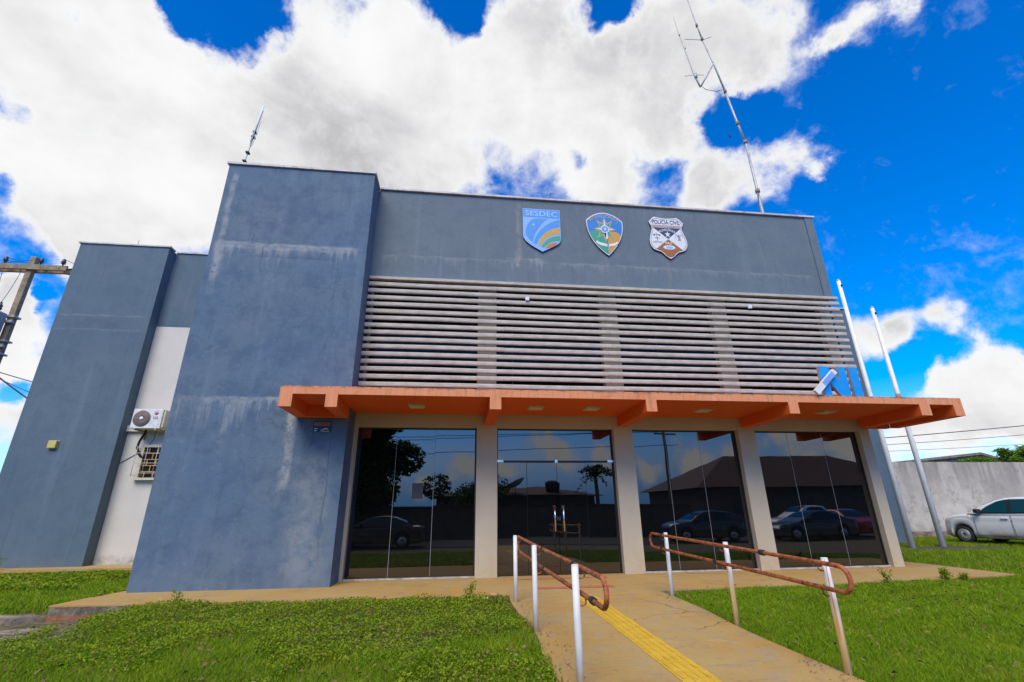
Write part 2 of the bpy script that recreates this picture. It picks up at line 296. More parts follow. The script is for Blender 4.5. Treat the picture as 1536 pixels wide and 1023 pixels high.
def concrete_soil():
    m, g = new_mat('soil_stained_concrete'); P = g.P
    n1 = g.noise(P, .6, 6, .65).outputs[0]; n2 = g.noise(P, 3.2, 7, .7).outputs[0]; n3 = g.noise(P, 40, 4, .7).outputs[0]
    c = g.mix(g.rng(n1, .32, .68), (.46, .265, .065), (.46, .32, .12))
    c = g.mix(g.rng(n2, .45, .70, 0, .75), c, (.38, .29, .175))
    c = g.mix(g.rng(g.noise(P, 8, 7, .75).outputs[0], .55, .68, 0, .55), c, (.27, .19, .10))
    c = g.mix(g.rng(g.noise(P, 2.1, 6, .7, .5).outputs[0], .60, .72, 0, .6), c, (.54, .42, .25))
    c = g.mix(g.rng(g.noise(P, 1.3, 6, .7).outputs[0], .56, .72, 0, .55), c, (.24, .17, .105))
    streak = g.noise(g.mapv(P, (1.2, 7, 1)), 1, 6, .65).outputs[0]
    c = g.mix(g.rng(streak, .54, .72, 0, .35), c, (.22, .165, .11))
    c = g.mix(g.rng(n3, .55, .72, 0, .5), c, (.24, .17, .10))
    c = g.mix(g.rng(g.noise(g.mapv(P, (9, 22, 1), (3, 3, 3)), 1, 6, .72).outputs[0], .60, .70, 0, .5), c, (.21, .155, .10))
    c = g.mix(g.rng(g.noise(P, 55, 3, .7).outputs[0], .68, .76, 0, .6), c, (.60, .50, .36))
    wv = g.noise(P, 2.5, 4, .65)
    wp = g.n('ShaderNodeVectorMath', {0: P, 1: g.n('ShaderNodeVectorMath', {0: wv.outputs['Color'], 1: (.5, .5, 0)}, operation='MULTIPLY').outputs[0]}, operation='ADD').outputs[0]
    vo = g.n('ShaderNodeTexVoronoi', {'Vector': wp, 'Scale': .38}, feature='DISTANCE_TO_EDGE')
    ck = g.m('MULTIPLY', g.rng(vo.outputs['Distance'], .0045, .0008), g.rng(g.noise(P, .45, 3).outputs[0], .52, .60))
    c = g.mix(g.m('MULTIPLY', ck, .7), c, (.09, .06, .04))
    g.put(g.b, 'Base Color', c); g.put(g.b, 'Roughness', .88); g.put(g.b, 'Specular IOR Level', .25)
    bump(g, g.m('ADD', n3, g.m('MULTIPLY', n2, 2.0)), .45, .008)
    return m
M_SLAB = concrete_soil()
def edge_mat():
    m, g = new_mat('broken_slab_edge'); P = g.P
    n1 = g.noise(P, 5, 6, .7).outputs[0]
    br = g.noise(g.mapv(P, (2, 2, 5)), 1, 4, .7).outputs[0]
    Z = g.n('ShaderNodeSeparateXYZ', {0: P}).outputs[2]
    c = g.mix(g.rng(n1, .35, .65), (.11, .09, .07), (.33, .25, .17))
    f = g.m('MULTIPLY', g.rng(Z, -.13, -.16), g.rng(br, .35, .5))
    c = g.mix(f, c, (.36, .12, .05))
    g.put(g.b, 'Base Color', c); g.put(g.b, 'Roughness', .95)
    bump(g, g.noise(P, 18, 6, .75).outputs[0], .8, .03)
    return m
M_EDGE = edge_mat()
M_RUBBLE = simple('grey_rubble', (.26, .205, .155), .95, 0, .35, 5, .8, dirt=(.10, .09, .07, .8))
def ground_mat():
    m, g = new_mat('grassy_soil'); P = g.P
    n1 = g.noise(P, .9, 6, .65).outputs[0]; n2 = g.noise(P, 7, 7, .7).outputs[0]
    c = g.mix(g.rng(n1, .35, .65), (.06, .07, .02), (.075, .085, .03))
    c = g.mix(g.rng(n2, .42, .6, 0, .9), c, (.21, .14, .08))
    g.put(g.b, 'Base Color', c); g.put(g.b, 'Roughness', .95)
    bump(g, n2, .8, .03)
    return m
M_GROUND = ground_mat()
M_SOILBED = simple('dark_soil', (.085, .055, .038), .95, 0, .35, 5, 1.0)
M_ASPHALT = simple('asphalt', (.042, .04, .038), .9, 0, .2, 3, .6, dirt=(.09, .065, .045, .5))
M_STRIPE = simple('worn_red_paint', (.50, .13, .075), .8, 0, .2, 6, .2, dirt=(.46, .30, .16, .9))
def tactile_mat():
    m, g = new_mat('worn_yellow_paint'); P = g.P
    n1 = g.noise(P, 4, 6, .7).outputs[0]; n2 = g.noise(g.mapv(P, (30, 6, 1)), 1, 5, .7).outputs[0]
    c = g.mix(g.rng(n1, .3, .7), (.60, .36, .02), (.72, .46, .035))
    c = g.mix(g.rng(n2, .56, .7, 0, .75), c, (.30, .20, .09))
    g.put(g.b, 'Base Color', c); g.put(g.b, 'Roughness', .75)
    return m
M_TACTILE = tactile_mat()
def oldwall_mat():
    m, g = new_mat('stained_boundary_wall'); P = g.P
    Z = g.n('ShaderNodeSeparateXYZ', {0: P}).outputs[2]
    n1 = g.noise(P, 1.1, 6, .65).outputs[0]
    run = g.noise(g.mapv(P, (2.4, 2.4, .35)), 1, 7, .7).outputs[0]
    blot = g.noise(P, 2.4, 7, .72).outputs[0]
    c = g.mix(g.rng(n1, .3, .7), (.50, .445, .375), (.66, .595, .51))
    top = g.m('MULTIPLY', g.rng(Z, 1.3, 3.4), g.rng(run, .30, .62))
    c = g.mix(g.m('MULTIPLY', top, .8), c, (.19, .17, .145))
    c = g.mix(g.rng(blot, .50, .66, 0, .6), c, (.26, .235, .20))
    c = g.mix(g.rng(g.noise(P, .55, 6, .7).outputs[0], .46, .62, 0, .6), c, (.29, .265, .23))
    foot = g.m('MULTIPLY', g.rng(Z, .9, .0), g.rng(g.noise(P, 1.7, 6, .7).outputs[0], .35, .65))
    c = g.mix(g.m('MULTIPLY', foot, .8), c, (.17, .15, .13))
    g.put(g.b, 'Base Color', c); g.put(g.b, 'Roughness', .9)
    bump(g, g.noise(P, 30, 4, .7).outputs[0], .4, .01)
    return m
M_OLDWALL = oldwall_mat()
def leaf_mat(name, a, b, dry=(.30, .22, .06), dryamt=.08, trans=.35):
    m, g = new_mat(name)
    at = g.n('ShaderNodeAttribute', attribute_name='rnd').outputs['Fac']
    big = g.noise(g.P, .7, 4, .6).outputs[0]
    c = g.mix(at, a, b)
    c = g.mix(g.rng(big, .35, .7, 0, .6), c, tuple((x+y)*.5*.8 for x, y in zip(a, b)))
    pat = g.rng(g.noise(g.P, 1.9, 6, .65).outputs[0], .48, .66, 0, .55)
    c = g.mix(pat, c, (b[0]*1.15, b[1]*.98, b[2]))
    c = g.mix(g.m('MULTIPLY', g.rng(at, .45, .55), g.rng(g.noise(g.P, 1.1, 6, .7).outputs[0], .60, .70, 0, .7)), c, dry)
    c = g.mix(g.rng(at, 1-dryamt, 1-dryamt+.02), c, dry)
    g.put(g.b, 'Base Color', c); g.put(g.b, 'Roughness', .6); g.put(g.b, 'Specular IOR Level', .12)
    tr = g.n('ShaderNodeBsdfTranslucent', {'Color': c})
    mx = g.n('ShaderNodeMixShader', {0: trans, 1: g.b.outputs[0], 2: tr.outputs[0]})
    g.t.links.new(mx.outputs[0], g.out.inputs[0])
    return m
M_BLADE = leaf_mat('lawn_blades', (.135, .27, .005), (.31, .46, .018), (.36, .29, .08), .05)
M_BLADE2 = leaf_mat('rough_grass_blades', (.135, .27, .006), (.31, .45, .018), (.34, .26, .08), .08)
M_WEED = leaf_mat('weed_leaves', (.115, .21, .006), (.33, .45, .025), (.32, .24, .07), .06)
M_TREE = leaf_mat('tree_leaves', (.030, .075, .012), (.085, .15, .022), dryamt=.01)
M_TREEL = leaf_mat('light_leaves', (.09, .19, .02), (.19, .33, .03), dryamt=.01)
M_BARK = simple('bark', (.12, .09, .07), .95, 0, .3, 8, 1)

# ------------------------------------------------------------------ mesh helpers
class MB:
    def __init__(s): s.v = []; s.f = []; s.sm = []
    def add(s, verts, faces, smooth=False):
        o = len(s.v); s.v += [tuple(v) for v in verts]
        s.f += [tuple(i+o for i in f) for f in faces]; s.sm += [smooth]*len(faces); return s
    def box(s, x0, x1, y0, y1, z0, z1, mat=None, bev=0.0):
        if bev > 0:
            bm = bmesh.new(); bmesh.ops.create_cube(bm, size=1)
            for v in bm.verts: v.co = Vector(((x0+x1)/2+v.co.x*(x1-x0), (y0+y1)/2+v.co.y*(y1-y0), (z0+z1)/2+v.co.z*(z1-z0)))
            bmesh.ops.bevel(bm, geom=bm.edges[:], offset=bev, segments=2, affect='EDGES', profile=.6)
            s.bm(bm, mat); bm.free(); return s
        V = [(x, y, z) for z in (z0, z1) for y in (y0, y1) for x in (x0, x1)]
        if mat: V = [mat @ Vector(v) for v in V]
        return s.add(V, [(0,2,3,1),(4,5,7,6),(0,1,5,4),(2,6,7,3),(0,4,6,2),(1,3,7,5)])
    def bm(s, bm, mat=None, smooth=False):
        bm.verts.index_update(); V = [(mat @ v.co) if mat else v.co for v in bm.verts]
        return s.add(V, [[v.index for v in f.verts] for f in bm.faces], smooth)
    def tube(s, pts, r, n=10, closed=False, cap=True, smooth=True):
        pts = [Vector(p) for p in pts]; k = len(pts)
        rr = r if isinstance(r, (list, tuple)) else [r]*k
        V = []; F = []; prev = None
        for i, p in enumerate(pts):
            a = pts[(i-1) % k] if (closed or i) else p; b = pts[(i+1) % k] if (closed or i < k-1) else p
            t = (b-a).normalized()
            if prev is None:
                h = Vector((0, 0, 1)) if abs(t.z) < .9 else Vector((1, 0, 0)); nrm = t.cross(h).normalized()
            else:
                nrm = (prev - t*prev.dot(t)).normalized()
            prev = nrm; bi = t.cross(nrm)
            V += [p + (nrm*math.cos(2*math.pi*j/n) + bi*math.sin(2*math.pi*j/n))*rr[i] for j in range(n)]
        for i in range(k if closed else k-1):
            for j in range(n):
                a = i*n+j; b = i*n+(j+1) % n; c = ((i+1) % k)*n+(j+1) % n; d = ((i+1) % k)*n+j
                F.append((a, b, c, d))
        s.add(V, F, smooth)
        if cap and not closed:
            o = len(s.v)-len(V)
            s.f += [tuple(o+j for j in reversed(range(n))), tuple(o+(k-1)*n+j for j in range(n))]; s.sm += [False, False]
        return s
    def lathe(s, prof, center, axis='z', n=20):
        """prof: (radius, height) list"""
        V = []; F = []
        for r, h in prof:
            for j in range(n):
                a = 2*math.pi*j/n; p = (r*math.cos(a), r*math.sin(a), h)
                if axis == 'y': p = (p[0], p[2], p[1])
                if axis == 'x': p = (p[2], p[0], p[1])
                V.append(tuple(c+q for c, q in zip(center, p)))
        k = len(prof)
        for i in range(k-1):
            for j in range(n): F.append((i*n+j, i*n+(j+1) % n, (i+1)*n+(j+1) % n, (i+1)*n+j))
        F.append(tuple(range(n))[::-1]); F.append(tuple((k-1)*n+j for j in range(n)))
        return s.add(V, F, True)
    def plate(s, poly, y0, y1, org=(0, 0), ):
        """polygon in x/z, extruded between y0 (front) and y1 (back)"""
        poly = [(p[0]+org[0], p[1]+org[1]) for p in poly]
        ar = sum(poly[i-1][0]*poly[i][1]-poly[i][0]*poly[i-1][1] for i in range(len(poly)))
        if ar < 0: poly = poly[::-1]
        n = len(poly)
        tri = tessellate_polygon([[Vector((p[0], p[1], 0)) for p in poly]])
        V = [(p[0], y0, p[1]) for p in poly] + [(p[0], y1, p[1]) for p in poly]
        F = []
        for a, b, c in tri:
            A, B, C = poly[a], poly[b], poly[c]
            if (B[0]-A[0])*(C[1]-A[1])-(B[1]-A[1])*(C[0]-A[0]) < 0: b, c = c, b
            F.append((a, b, c)); F.append((c+n, b+n, a+n))
        for i in range(n): F.append((i, i+n, (i+1) % n+n, (i+1) % n))
        return s.add(V, F)
    def prism(s, poly, z0, z1):
        """polygon in x/y (list), extruded in z; z0/z1 numbers or functions"""
        f0 = z0 if callable(z0) else (lambda x, y: z0); f1 = z1 if callable(z1) else (lambda x, y: z1)
        ar = sum(poly[i-1][0]*poly[i][1]-poly[i][0]*poly[i-1][1] for i in range(len(poly)))
        if ar < 0: poly = poly[::-1]
        n = len(poly); V = [(x, y, f1(x, y)) for x, y in poly] + [(x, y, f0(x, y)) for x, y in poly]
        tri = tessellate_polygon([[Vector((p[0], p[1], 0)) for p in poly]]); F = []
        for a, b, c in tri:
            A, B, C = poly[a], poly[b], poly[c]
            if (B[0]-A[0])*(C[1]-A[1])-(B[1]-A[1])*(C[0]-A[0]) < 0: b, c = c, b
            F.append((a, b, c)); F.append((c+n, b+n, a+n))
        for i in range(n): F.append(((i+1) % n, i, i+n, (i+1) % n+n))
        return s.add(V, F)
    def build(s, name, mat, parent=None):
        off = Vector((0, 0, 0)); p = parent
        while p is not None: off += p.location; p = p.parent
        me = bpy.data.meshes.new(name)
        me.from_pydata([(v[0]-off.x, v[1]-off.y, v[2]-off.z) for v in s.v], [], s.f)
        me.polygons.foreach_set('use_smooth', s.sm)
        me.materials.append(mat); me.update()
        o = bpy.data.objects.new(name, me); COL.objects.link(o)
        if parent is not None: o.parent = parent
        return o
def build_all(s, name, mat, parent=None):
    """one object for every separate piece; returns the first"""
    par = list(range(len(s.v)))
    def find(a):
        while par[a] != a: par[a] = par[par[a]]; a = par[a]
        return a
    for f in s.f:
        for i in f[1:]: par[find(i)] = find(f[0])
    groups = {}
    for f, sm in zip(s.f, s.sm): groups.setdefault(find(f[0]), []).append((f, sm))
    out = []
    for gf in groups.values():
        ids = sorted({i for f, _ in gf for i in f}); mp_ = {a: k for k, a in enumerate(ids)}
        m = MB(); m.v = [s.v[i] for i in ids]; m.f = [tuple(mp_[i] for i in f) for f, _ in gf]; m.sm = [q for _, q in gf]
        out.append(m.build(name, mat, parent))
    return out[0]
MB.build_all = build_all
def tag(o, label=None, cat=None, group=None, kind=None):
    if label: o['label'] = label
    if cat: o['category'] = cat
    if group: o['group'] = group
    if kind: o['kind'] = kind
    return o
def thing(name, label, cat, loc=(0, 0, 0), group=None):
    o = bpy.data.objects.new(name, None); COL.objects.link(o); o.location = loc; o.empty_display_size = .2
    return tag(o, label, cat, group)
def copy_tree(o, parent=None):
    c = o.copy(); COL.objects.link(c); c.parent = parent
    for k, v in o.items(): c[k] = v
    for ch in [x for x in o.children]: copy_tree(ch, c)
    return c
def struct(o): o['kind'] = 'structure'; return o

FONT = None
def text_mesh(mb, txt, x, z, height, y, width=None, depth=.004, bold=.0, arc=None):
    """letters facing -Y; x is the middle, z the baseline. arc=(radius) bends the line upwards"""
    global FONT
    if FONT is None:
        for pth in ():
            pass
    def glyphs(t):
        cu = bpy.data.curves.new('lettering', 'FONT'); cu.body = t; cu.size = 1; cu.extrude = 0.0; cu.offset = bold; cu.resolution_u = 3
        cu.align_x = 'LEFT'
        ob = bpy.data.objects.new('lettering', cu); COL.objects.link(ob)
        dg = bpy.context.evaluated_depsgraph_get(); me = bpy.data.meshes.new_from_object(ob.evaluated_get(dg))
        bpy.data.objects.remove(ob); bpy.data.curves.remove(cu)
        V = [v.co.copy() for v in me.vertices]; F = [tuple(p.vertices) for p in me.polygons]
        bpy.data.meshes.remove(me); return V, F
    V, F = glyphs(txt)
    if not V: return
    x0 = min(v.x for v in V); x1 = max(v.x for v in V); k = height/.7
    kx = width/(x1-x0) if width else k
    out = []
    for v in V:
        px = (v.x-(x0+x1)/2)*kx; pz = v.y*k
        if arc:
            a = px/arc; px, pz = math.sin(a)*(arc+pz), math.cos(a)*(arc+pz)-arc
        out.append((x+px, y, z+pz))
    FF = []
    for f in F:
        n = Vector((0, 0, 0))
        P_ = [Vector(out[i]) for i in f]
        n = (P_[1]-P_[0]).cross(P_[2]-P_[0])
        FF.append(f if n.y < 0 else f[::-1])
    nV = len(out); out2 = out + [(p[0], y+depth, p[2]) for p in out]
    edges = {}
    for f in FF:
        for i in range(len(f)):
            e = (f[i], f[(i+1) % len(f)]); edges[e] = edges.get(e, 0)+1
    side = [(b, a, a+nV, b+nV) for (a, b) in edges if (b, a) not in edges]
    mb.add(out2, FF+[tuple(i+nV for i in f[::-1]) for f in FF]+side)

# ------------------------------------------------------------------ ground
def zr(y): return 0.0 if y > 8.9 else max(-.30, -(8.9-y)*.0235)
def sst(a, b, t):
    t = min(1, max(0, (t-a)/(b-a))); return t*t*(3-2*t)
def gz(x, y):
    z = zr(y) - .06
    z += -.17*sst(-4.2, -6.6, x)*sst(10.2, 9.4, y)                 # hollow by the broken corner on the left
    if x < -5: z += -.06*sst(9.6, 10.2, y)
    z += .035*sst(11, 15, y)*sst(8, 12, x)
    z += .02*math.sin(x*1.9+.6)*math.sin(y*1.3) * (1 if y < 9 else .6)
    return z
gx = sorted(set([round(v, 3) for v in list(np.arange(-16, 32.01, .4))+[-900, -400, -200, -100, -60, -40, -28, -20, 38, 48, 64, 100, 200, 400, 900]]))
gy = sorted(set([round(v, 3) for v in list(np.arange(-1, 26.01, .4))+[-900, -400, -200, -100, -60, -40, -28, -20, -12, -9, -6, -4, -2.5, 32, 40, 60, 100, 200, 400, 900]]))
mb = MB(); nx = len(gx)
mb.add([(x, y, gz(x, y)) for y in gy for x in gx], [(j*nx+i, j*nx+i+1, (j+1)*nx+i+1, (j+1)*nx+i) for j in range(len(gy)-1) for i in range(nx-1)], True)
struct(mb.build('ground', M_GROUND))

# the raised walkway in front of the building, with an uneven outline
def ragged(p, q, n, amp):
    out = []
    for i in range(n):
        t = i/n; x = p[0]+(q[0]-p[0])*t; y = p[1]+(q[1]-p[1])*t
        d = Vector((-(q[1]-p[1]), q[0]-p[0])).normalized()*random.uniform(-amp, amp)*(0 if i == 0 else 1); out.append((x+d.x, y+d.y))
    return out
pts = [(-6.38, 9.28), (-4.6, 9.16), (-2.5, 8.98), (1.0, 8.93), (3.66, 8.95), (8, 9.12), (11.75, 9.45), (11.8, 12.3), (10.9, 12.6), (-6.1, 12.6), (-6.12, 10.7)]
poly = []
for i in range(len(pts)):
    poly += ragged(pts[i], pts[(i+1) % len(pts)], 12 if i < 7 or i == 10 else 3, .022)
mb = MB(); mb.prism(poly, -.025, 0.0); struct(mb.build('walkway', M_SLAB))
pe = [(p[0]+.03*math.copysign(1, 0-p[0])*0, p[1]) for p in poly]
cx = sum(p[0] for p in poly)/len(poly); cyy = sum(p[1] for p in poly)/len(poly)
mb = MB(); mb.prism([(cx+(p[0]-cx)*.998, cyy+(p[1]-cyy)*.996) for p in poly], -.5, -.025); struct(mb.build('walkway_footing', M_EDGE))
# ramp
ys = [8.96]+[8.9-.35*i for i in range(33)]
L = []; R_ = []
for y in ys:
    L.append((1.0+.05*math.sin(y*2.1)+random.uniform(-.02, .02)+.05*sst(7, 4.5, y), y)); R_.append((3.66+.03*math.sin(y*1.7+1)+random.uniform(-.012, .012), y))
mb = MB(); V = []; F = []
nn = 7
for (a, b) in zip(L, R_):
    for k in range(nn):
        x = a[0]+(b[0]-a[0])*k/(nn-1); V.append((x, a[1], zr(a[1])+.004))
    V.append((b[0], b[1], zr(b[1])-.2)); V.append((a[0], a[1], zr(a[1])-.2))
w = nn+2
for i in range(len(ys)-1):
    for k in range(nn): F.append((i*w+k, (i+1)*w+k, (i+1)*w+k+1, i*w+k+1))
    F.append((i*w+nn+1, (i+1)*w+nn+1, (i+1)*w, i*w))
mb.add(V, F); struct(mb.build('ramp', M_SLAB))
def flat_on_ramp(x0, x1, y0, y1, dz, name, mat, n=12, rag=.0):
    mb = MB(); V = []; F = []
    for i in range(n+1):
        y = y0+(y1-y0)*i/n
        V += [(x0+random.uniform(-rag, rag), y, zr(y)+dz), (x1+random.uniform(-rag, rag), y, zr(y)+dz)]
        if i: F.append((2*i-2, 2*i-1, 2*i+1, 2*i))
    mb.add(V, F); return mb, name, mat
mb, nm, mt = flat_on_ramp(2.07, 2.42, 2.0, 8.55, .008, 'tactile_strip', M_TACTILE, 40, .006)
for i in range(26):                       # raised guiding bars, tile by tile
    for k in range(4):
        y = 2.02+i*.25; x = 2.10+k*.083
        zz = zr(y+.11)+.0085
        mb.box(x, x+.035, y+.015, y+.235, zz, zz+.006)
struct(mb.build(nm, mt))
mb, nm, mt = flat_on_ramp(1.25, 3.3, 10.72, 10.86, .004, 'painted_stripe', M_STRIPE, 14, .01); struct(mb.build(nm, mt))
mb, nm, mt = flat_on_ramp(1.5, 3.05, 9.42, 9.66, .004, 'painted_stripe', M_STRIPE, 14, .012); struct(mb.build(nm, mt))
# path along the wing, kerb and broken paving at the left
mb = MB(); mb.prism(ragged((-22, 15.1), (-5.9, 15.25), 20, .04)+[(-5.9, 16.25), (-22, 16.25)], -.3, .0); struct(mb.build('path', M_SLAB))
mb = MB(); mb.prism(ragged((-14, 9.10), (-6.47, 9.12), 30, .03)+ragged((-6.47, 9.30), (-14, 9.30), 30, .03), -.45, lambda x, y: -.13+.012*math.sin(x*5))
struct(mb.build('kerb', M_RUBBLE))
mb = MB(); mb.prism(ragged((14.1, 14.6), (19.2, 15.1), 12, .1)+ragged((19.2, 16.3), (14.1, 16.2), 12, .1), -.2, lambda x, y: gz(x, y)+.03); struct(mb.build('soil_bed', M_SOILBED))
# street in front (seen in the glass)
mb = MB(); mb.add([(-300, -9, -.30), (300, -9, -.30), (300, -2.6, -.30), (-300, -2.6, -.30)], [(0, 1, 2, 3)]); struct(mb.build('road', M_ASPHALT))

# ------------------------------------------------------------------ the building
YF, YG, YT = 11.17, 11.34, 10.45
ZT = 9.80
B = thing('station_building', 'blue grey two storey police station with orange canopy and tinted glass front', 'building', (4.2, 11.17, 0))
part = lambda n, m, mb, p=B: mb.build(n, m, p)
part('tower', M_TOWER, MB().box(-5.95, -2.33, YT, 24, -.05, ZT-.04))
part('upper_wall', M_FACADE, MB().box(-2.33, 10.53, YF, 24, 7.07, ZT+.02).box(10.53, 10.80, YF-.03, 24, 7.07, ZT+.02))
mb = MB().box(-6.0, -2.29, YT-.045, YT+.3, ZT-.04, ZT+.02).box(-2.34, -2.285, YT+.3, YF-.03, ZT-.04, ZT+.02)
mb.box(-2.285, 10.86, YF-.06, YF+.3, ZT+.02, ZT+.075)
mb.box(-13.24, -10.26, 15.755, 16.1, 10.28, 10.33).box(-10.26, -6.0, 16.155, 16.5, 10.28, 10.33).box(10.86, 17.51, 17.455, 17.8, 9.80, 9.85)
part('coping', M_COPING, mb)
part('wing', M_WING, MB().box(-13.19, -10.31, 15.8, 26, -.2, 10.28))
part('recessed_wall', M_WHITE, MB().box(-10.31, -5.95, 16.21, 26, -.2, 7.43))
part('parapet', M_WING, MB().box(-10.31, -5.95, 16.20, 26, 7.43, 10.28))
mbl = MB().box(-10.31, -7.6, 16.10, 16.209, 3.83, 4.02); part('concrete_ledge', M_WHITE, mbl)
part('rear_block', M_WING, MB().box(10.80, 17.46, 17.5, 26, -.2, 9.80))
# columns run the full height behind the louvres
cols = [(-2.33, -2.26), (.50, .985), (3.85, 4.33), (7.12, 7.575), (10.52, 10.80)]
for a, b in cols:
    MB().box(a, b, YF, 11.6, -.02, 3.62).box(a, b, 11.44, 11.75, 3.621, 7.068).build_all('column', M_CREAM, B)
mb = MB()
for (a, b), (c, d) in zip(cols[:-1], cols[1:]): mb.box(b, c, YF+.02, 11.6, 3.225, 3.615)
part('lintel', M_CREAM, mb)
part('side_wall', M_WING, MB().box(10.60, 10.79, 11.6, 17.5, -.1, 7.068))
part('light_stop_wall', M_WING, MB().box(-2.325, 10.595, 17.0, 17.3, -.1, 7.068))  # unseen inner wall, added to stop daylight entering from the rear
part('light_stop_floor', M_WING, MB().box(-2.325, 10.595, 11.7, 16.99, 3.3, 3.5))  # unseen slab, added with the wall so gaps between panes stay dark
part('floor_slab', M_SLAB, MB().box(-2.26, 10.52, 11.5, 17, -.1, .01))
# glass bays
def pane(x0, x1, z0, z1, mat=M_GLASS, name='glass_pane', p=B, y=YG):
    cx_, cz_ = (x0+x1)/2, (z0+z1)/2
    tilt = Matrix.Translation((cx_, y+.005, cz_)) @ Matrix.Rotation(rad(random.uniform(-.12, .12)), 4, 'Z') @ Matrix.Rotation(rad(random.uniform(-.10, .10)), 4, 'X') @ Matrix.Translation((-cx_, -y-.005, -cz_))
    return MB().box(x0, x1, y, y+.01, z0, z1, mat=tilt).build(name, mat, p)
bays = [(cols[0][1], cols[1][0]), (cols[1][1], cols[2][0]), (cols[2][1], cols[3][0]), (cols[3][1], cols[4][0])]
def make_bay(x0, x1, xs):
    fr = MB()
    for k in (0, 1):
        xa = x0 if k == 0 else x1-.03
        fr.box(xa, xa+.03, YG-.02, YG+.03, .035, 3.19)
    fr.box(x0, x1, YG-.02, YG+.03, 3.19, 3.224); fr.box(x0, x1, YG-.03, YG+.03, .0, .035)
    f = part('window', M_FRAME, fr)
    e = [x0+.03]+xs+[x1-.03]
    for a, b in zip(e[:-1], e[1:]):
        pane(a+.004, b-.004, .037, 3.188, p=f)
    jm = MB()
    for x in xs: jm.box(x-.004, x+.004, YG-.001, YG+.012, .037, 3.188)
    if xs: jm.build_all('glazing_joint', M_JOINT, f)
    sill = MB().box(x0, x1, YG-.075, YG-.032, .0, .028); sill.build_all('sill', M_WHITE, f)
    return f
make_bay(*bays[0], [-1.36, -.47])
make_bay(*bays[2], [5.23, 6.12])
make_bay(*bays[3], [8.55, 9.53])
# entrance bay: fixed light above, two sidelights and two leaves
x0, x1 = bays[1]
fr = MB().box(x0, x0+.03, YG-.02, YG+.03, .0, 3.19).box(x1-.03, x1, YG-.02, YG+.03, 0, 3.19).box(x0, x1, YG-.02, YG+.03, 3.19, 3.224)
fr.box(x0+.03, x1-.03, YG-.025, YG+.03, 2.43, 2.475)
ent = part('entrance_frame', M_FRAME, fr)
pane(x0+.033, x1-.033, 2.478, 3.188, p=ent)
xs = [x0+.03, 1.70, 2.425, 3.13, x1-.03]
pane(xs[0]+.004, xs[1]-.005, .012, 2.428, p=ent); pane(xs[3]+.005, xs[4]-.004, .012, 2.428, p=ent)
for a, b, hx in ((xs[1], xs[2], 2.33), (xs[2], xs[3], 2.535)):
    d = pane(a+.005, b-.005, .014, 2.424, name='door', y=YG-.012)
    h = MB().tube([(hx, YG-.075, .90), (hx, YG-.075, 1.46)], .017, 12)
    for z in (1.0, 1.36): h.tube([(hx, YG-.075, z), (hx, YG-.01, z)], .009, 8)
    h.build('handle', M_CHROME, d)
lk = MB().box(2.375, 2.475, YG-.035, YG-.013, 1.13, 1.21, bev=.006); lk.build('lock', M_FRAME, ent)
fit = MB().box(x0+.01, x0+.16, YG-.04, YG-.026, 2.43, 2.49, bev=.004).box(x1-.17, x1-.01, YG-.04, YG-.026, 2.43, 2.49, bev=.004).box(2.38, 2.45, YG-.04, YG-.026, 2.42, 2.495, bev=.004)
fit.build_all('patch_fitting', M_CHROME, ent)
jm = MB()
for x in xs[1:4:2]: jm.box(x-.003, x+.003, YG+.001, YG+.012, .012, 2.428)
jm.build_all('glazing_joint', M_FRAME, ent)
# upper storey glass behind the louvres
for (a, b) in bays:
    f = MB().box(a, b, 11.60, 11.66, 3.615, 3.70).box(a, b, 11.60, 11.66, 5.3, 5.36).box(a, b, 11.60, 11.66, 6.98, 7.068).build_all('upper_window', M_FRAME, B)
    k = 3
    for i in range(k):
        pane(a+(b-a)*i/k+.01, a+(b-a)*(i+1)/k-.01, 3.70, 5.30, M_GLASS2, p=f, y=11.62); pane(a+(b-a)*i/k+.01, a+(b-a)*(i+1)/k-.01, 5.36, 6.98, M_GLASS2, p=f, y=11.62)
# louvre screen: 16 long weathered slats on rails
mb = MB(); ns = 16
XA, XB = -2.32, 10.82
for i in range(ns):
    z = 6.86-i*(6.86-4.03)/(ns-1)
    r0 = .052
    prof = [(-.030, -.052), (-.040, -.03), (-.040, .028), (-.026, .050), (.02, .050), (.036, .02), (.036, -.02), (.02, -.052)]
    cuts = [XA, .9+random.uniform(-.3, .3), 4.1+random.uniform(-.3, .3), 7.4+random.uniform(-.3, .3), XB]
    for a, b in zip(cuts[:-1], cuts[1:]):
        nseg = 9; V = []; F = []
        sag = random.uniform(-.010, .010); dz0 = random.uniform(-.004, .004)
        xe = b-.004 if b < XB else b+random.uniform(-.02, .015)
        for q in range(nseg+1):
            t = q/nseg; x = a+(xe-a)*t
            for (py, pz) in prof: V.append((x, 11.075+py, z+pz+dz0+sag*math.sin(math.pi*t)))
        n = len(prof)
        for q in range(nseg):
            for j in range(n): F.append((q*n+j, q*n+(j+1) % n, (q+1)*n+(j+1) % n, (q+1)*n+j))
        F.append(tuple(range(n))[::-1]); F.append(tuple(nseg*n+j for j in range(n)))
        mb.add(V, F, False)
mb.box(XA, XB, 11.02, 11.165, 6.985, 7.062, bev=.008)
lv = part('louvre_screen', M_SLAT, mb)
mb = MB()
for x in (-2.29, 1.36, 5.2, 8.3, 10.58):
    MB().box(x, x+(.04 if x < 0 or x > 10 else .018), 11.112, 11.165, 3.9, 6.984).build('louvre_rail', M_ALU if x > 10 else M_FRAME, lv)
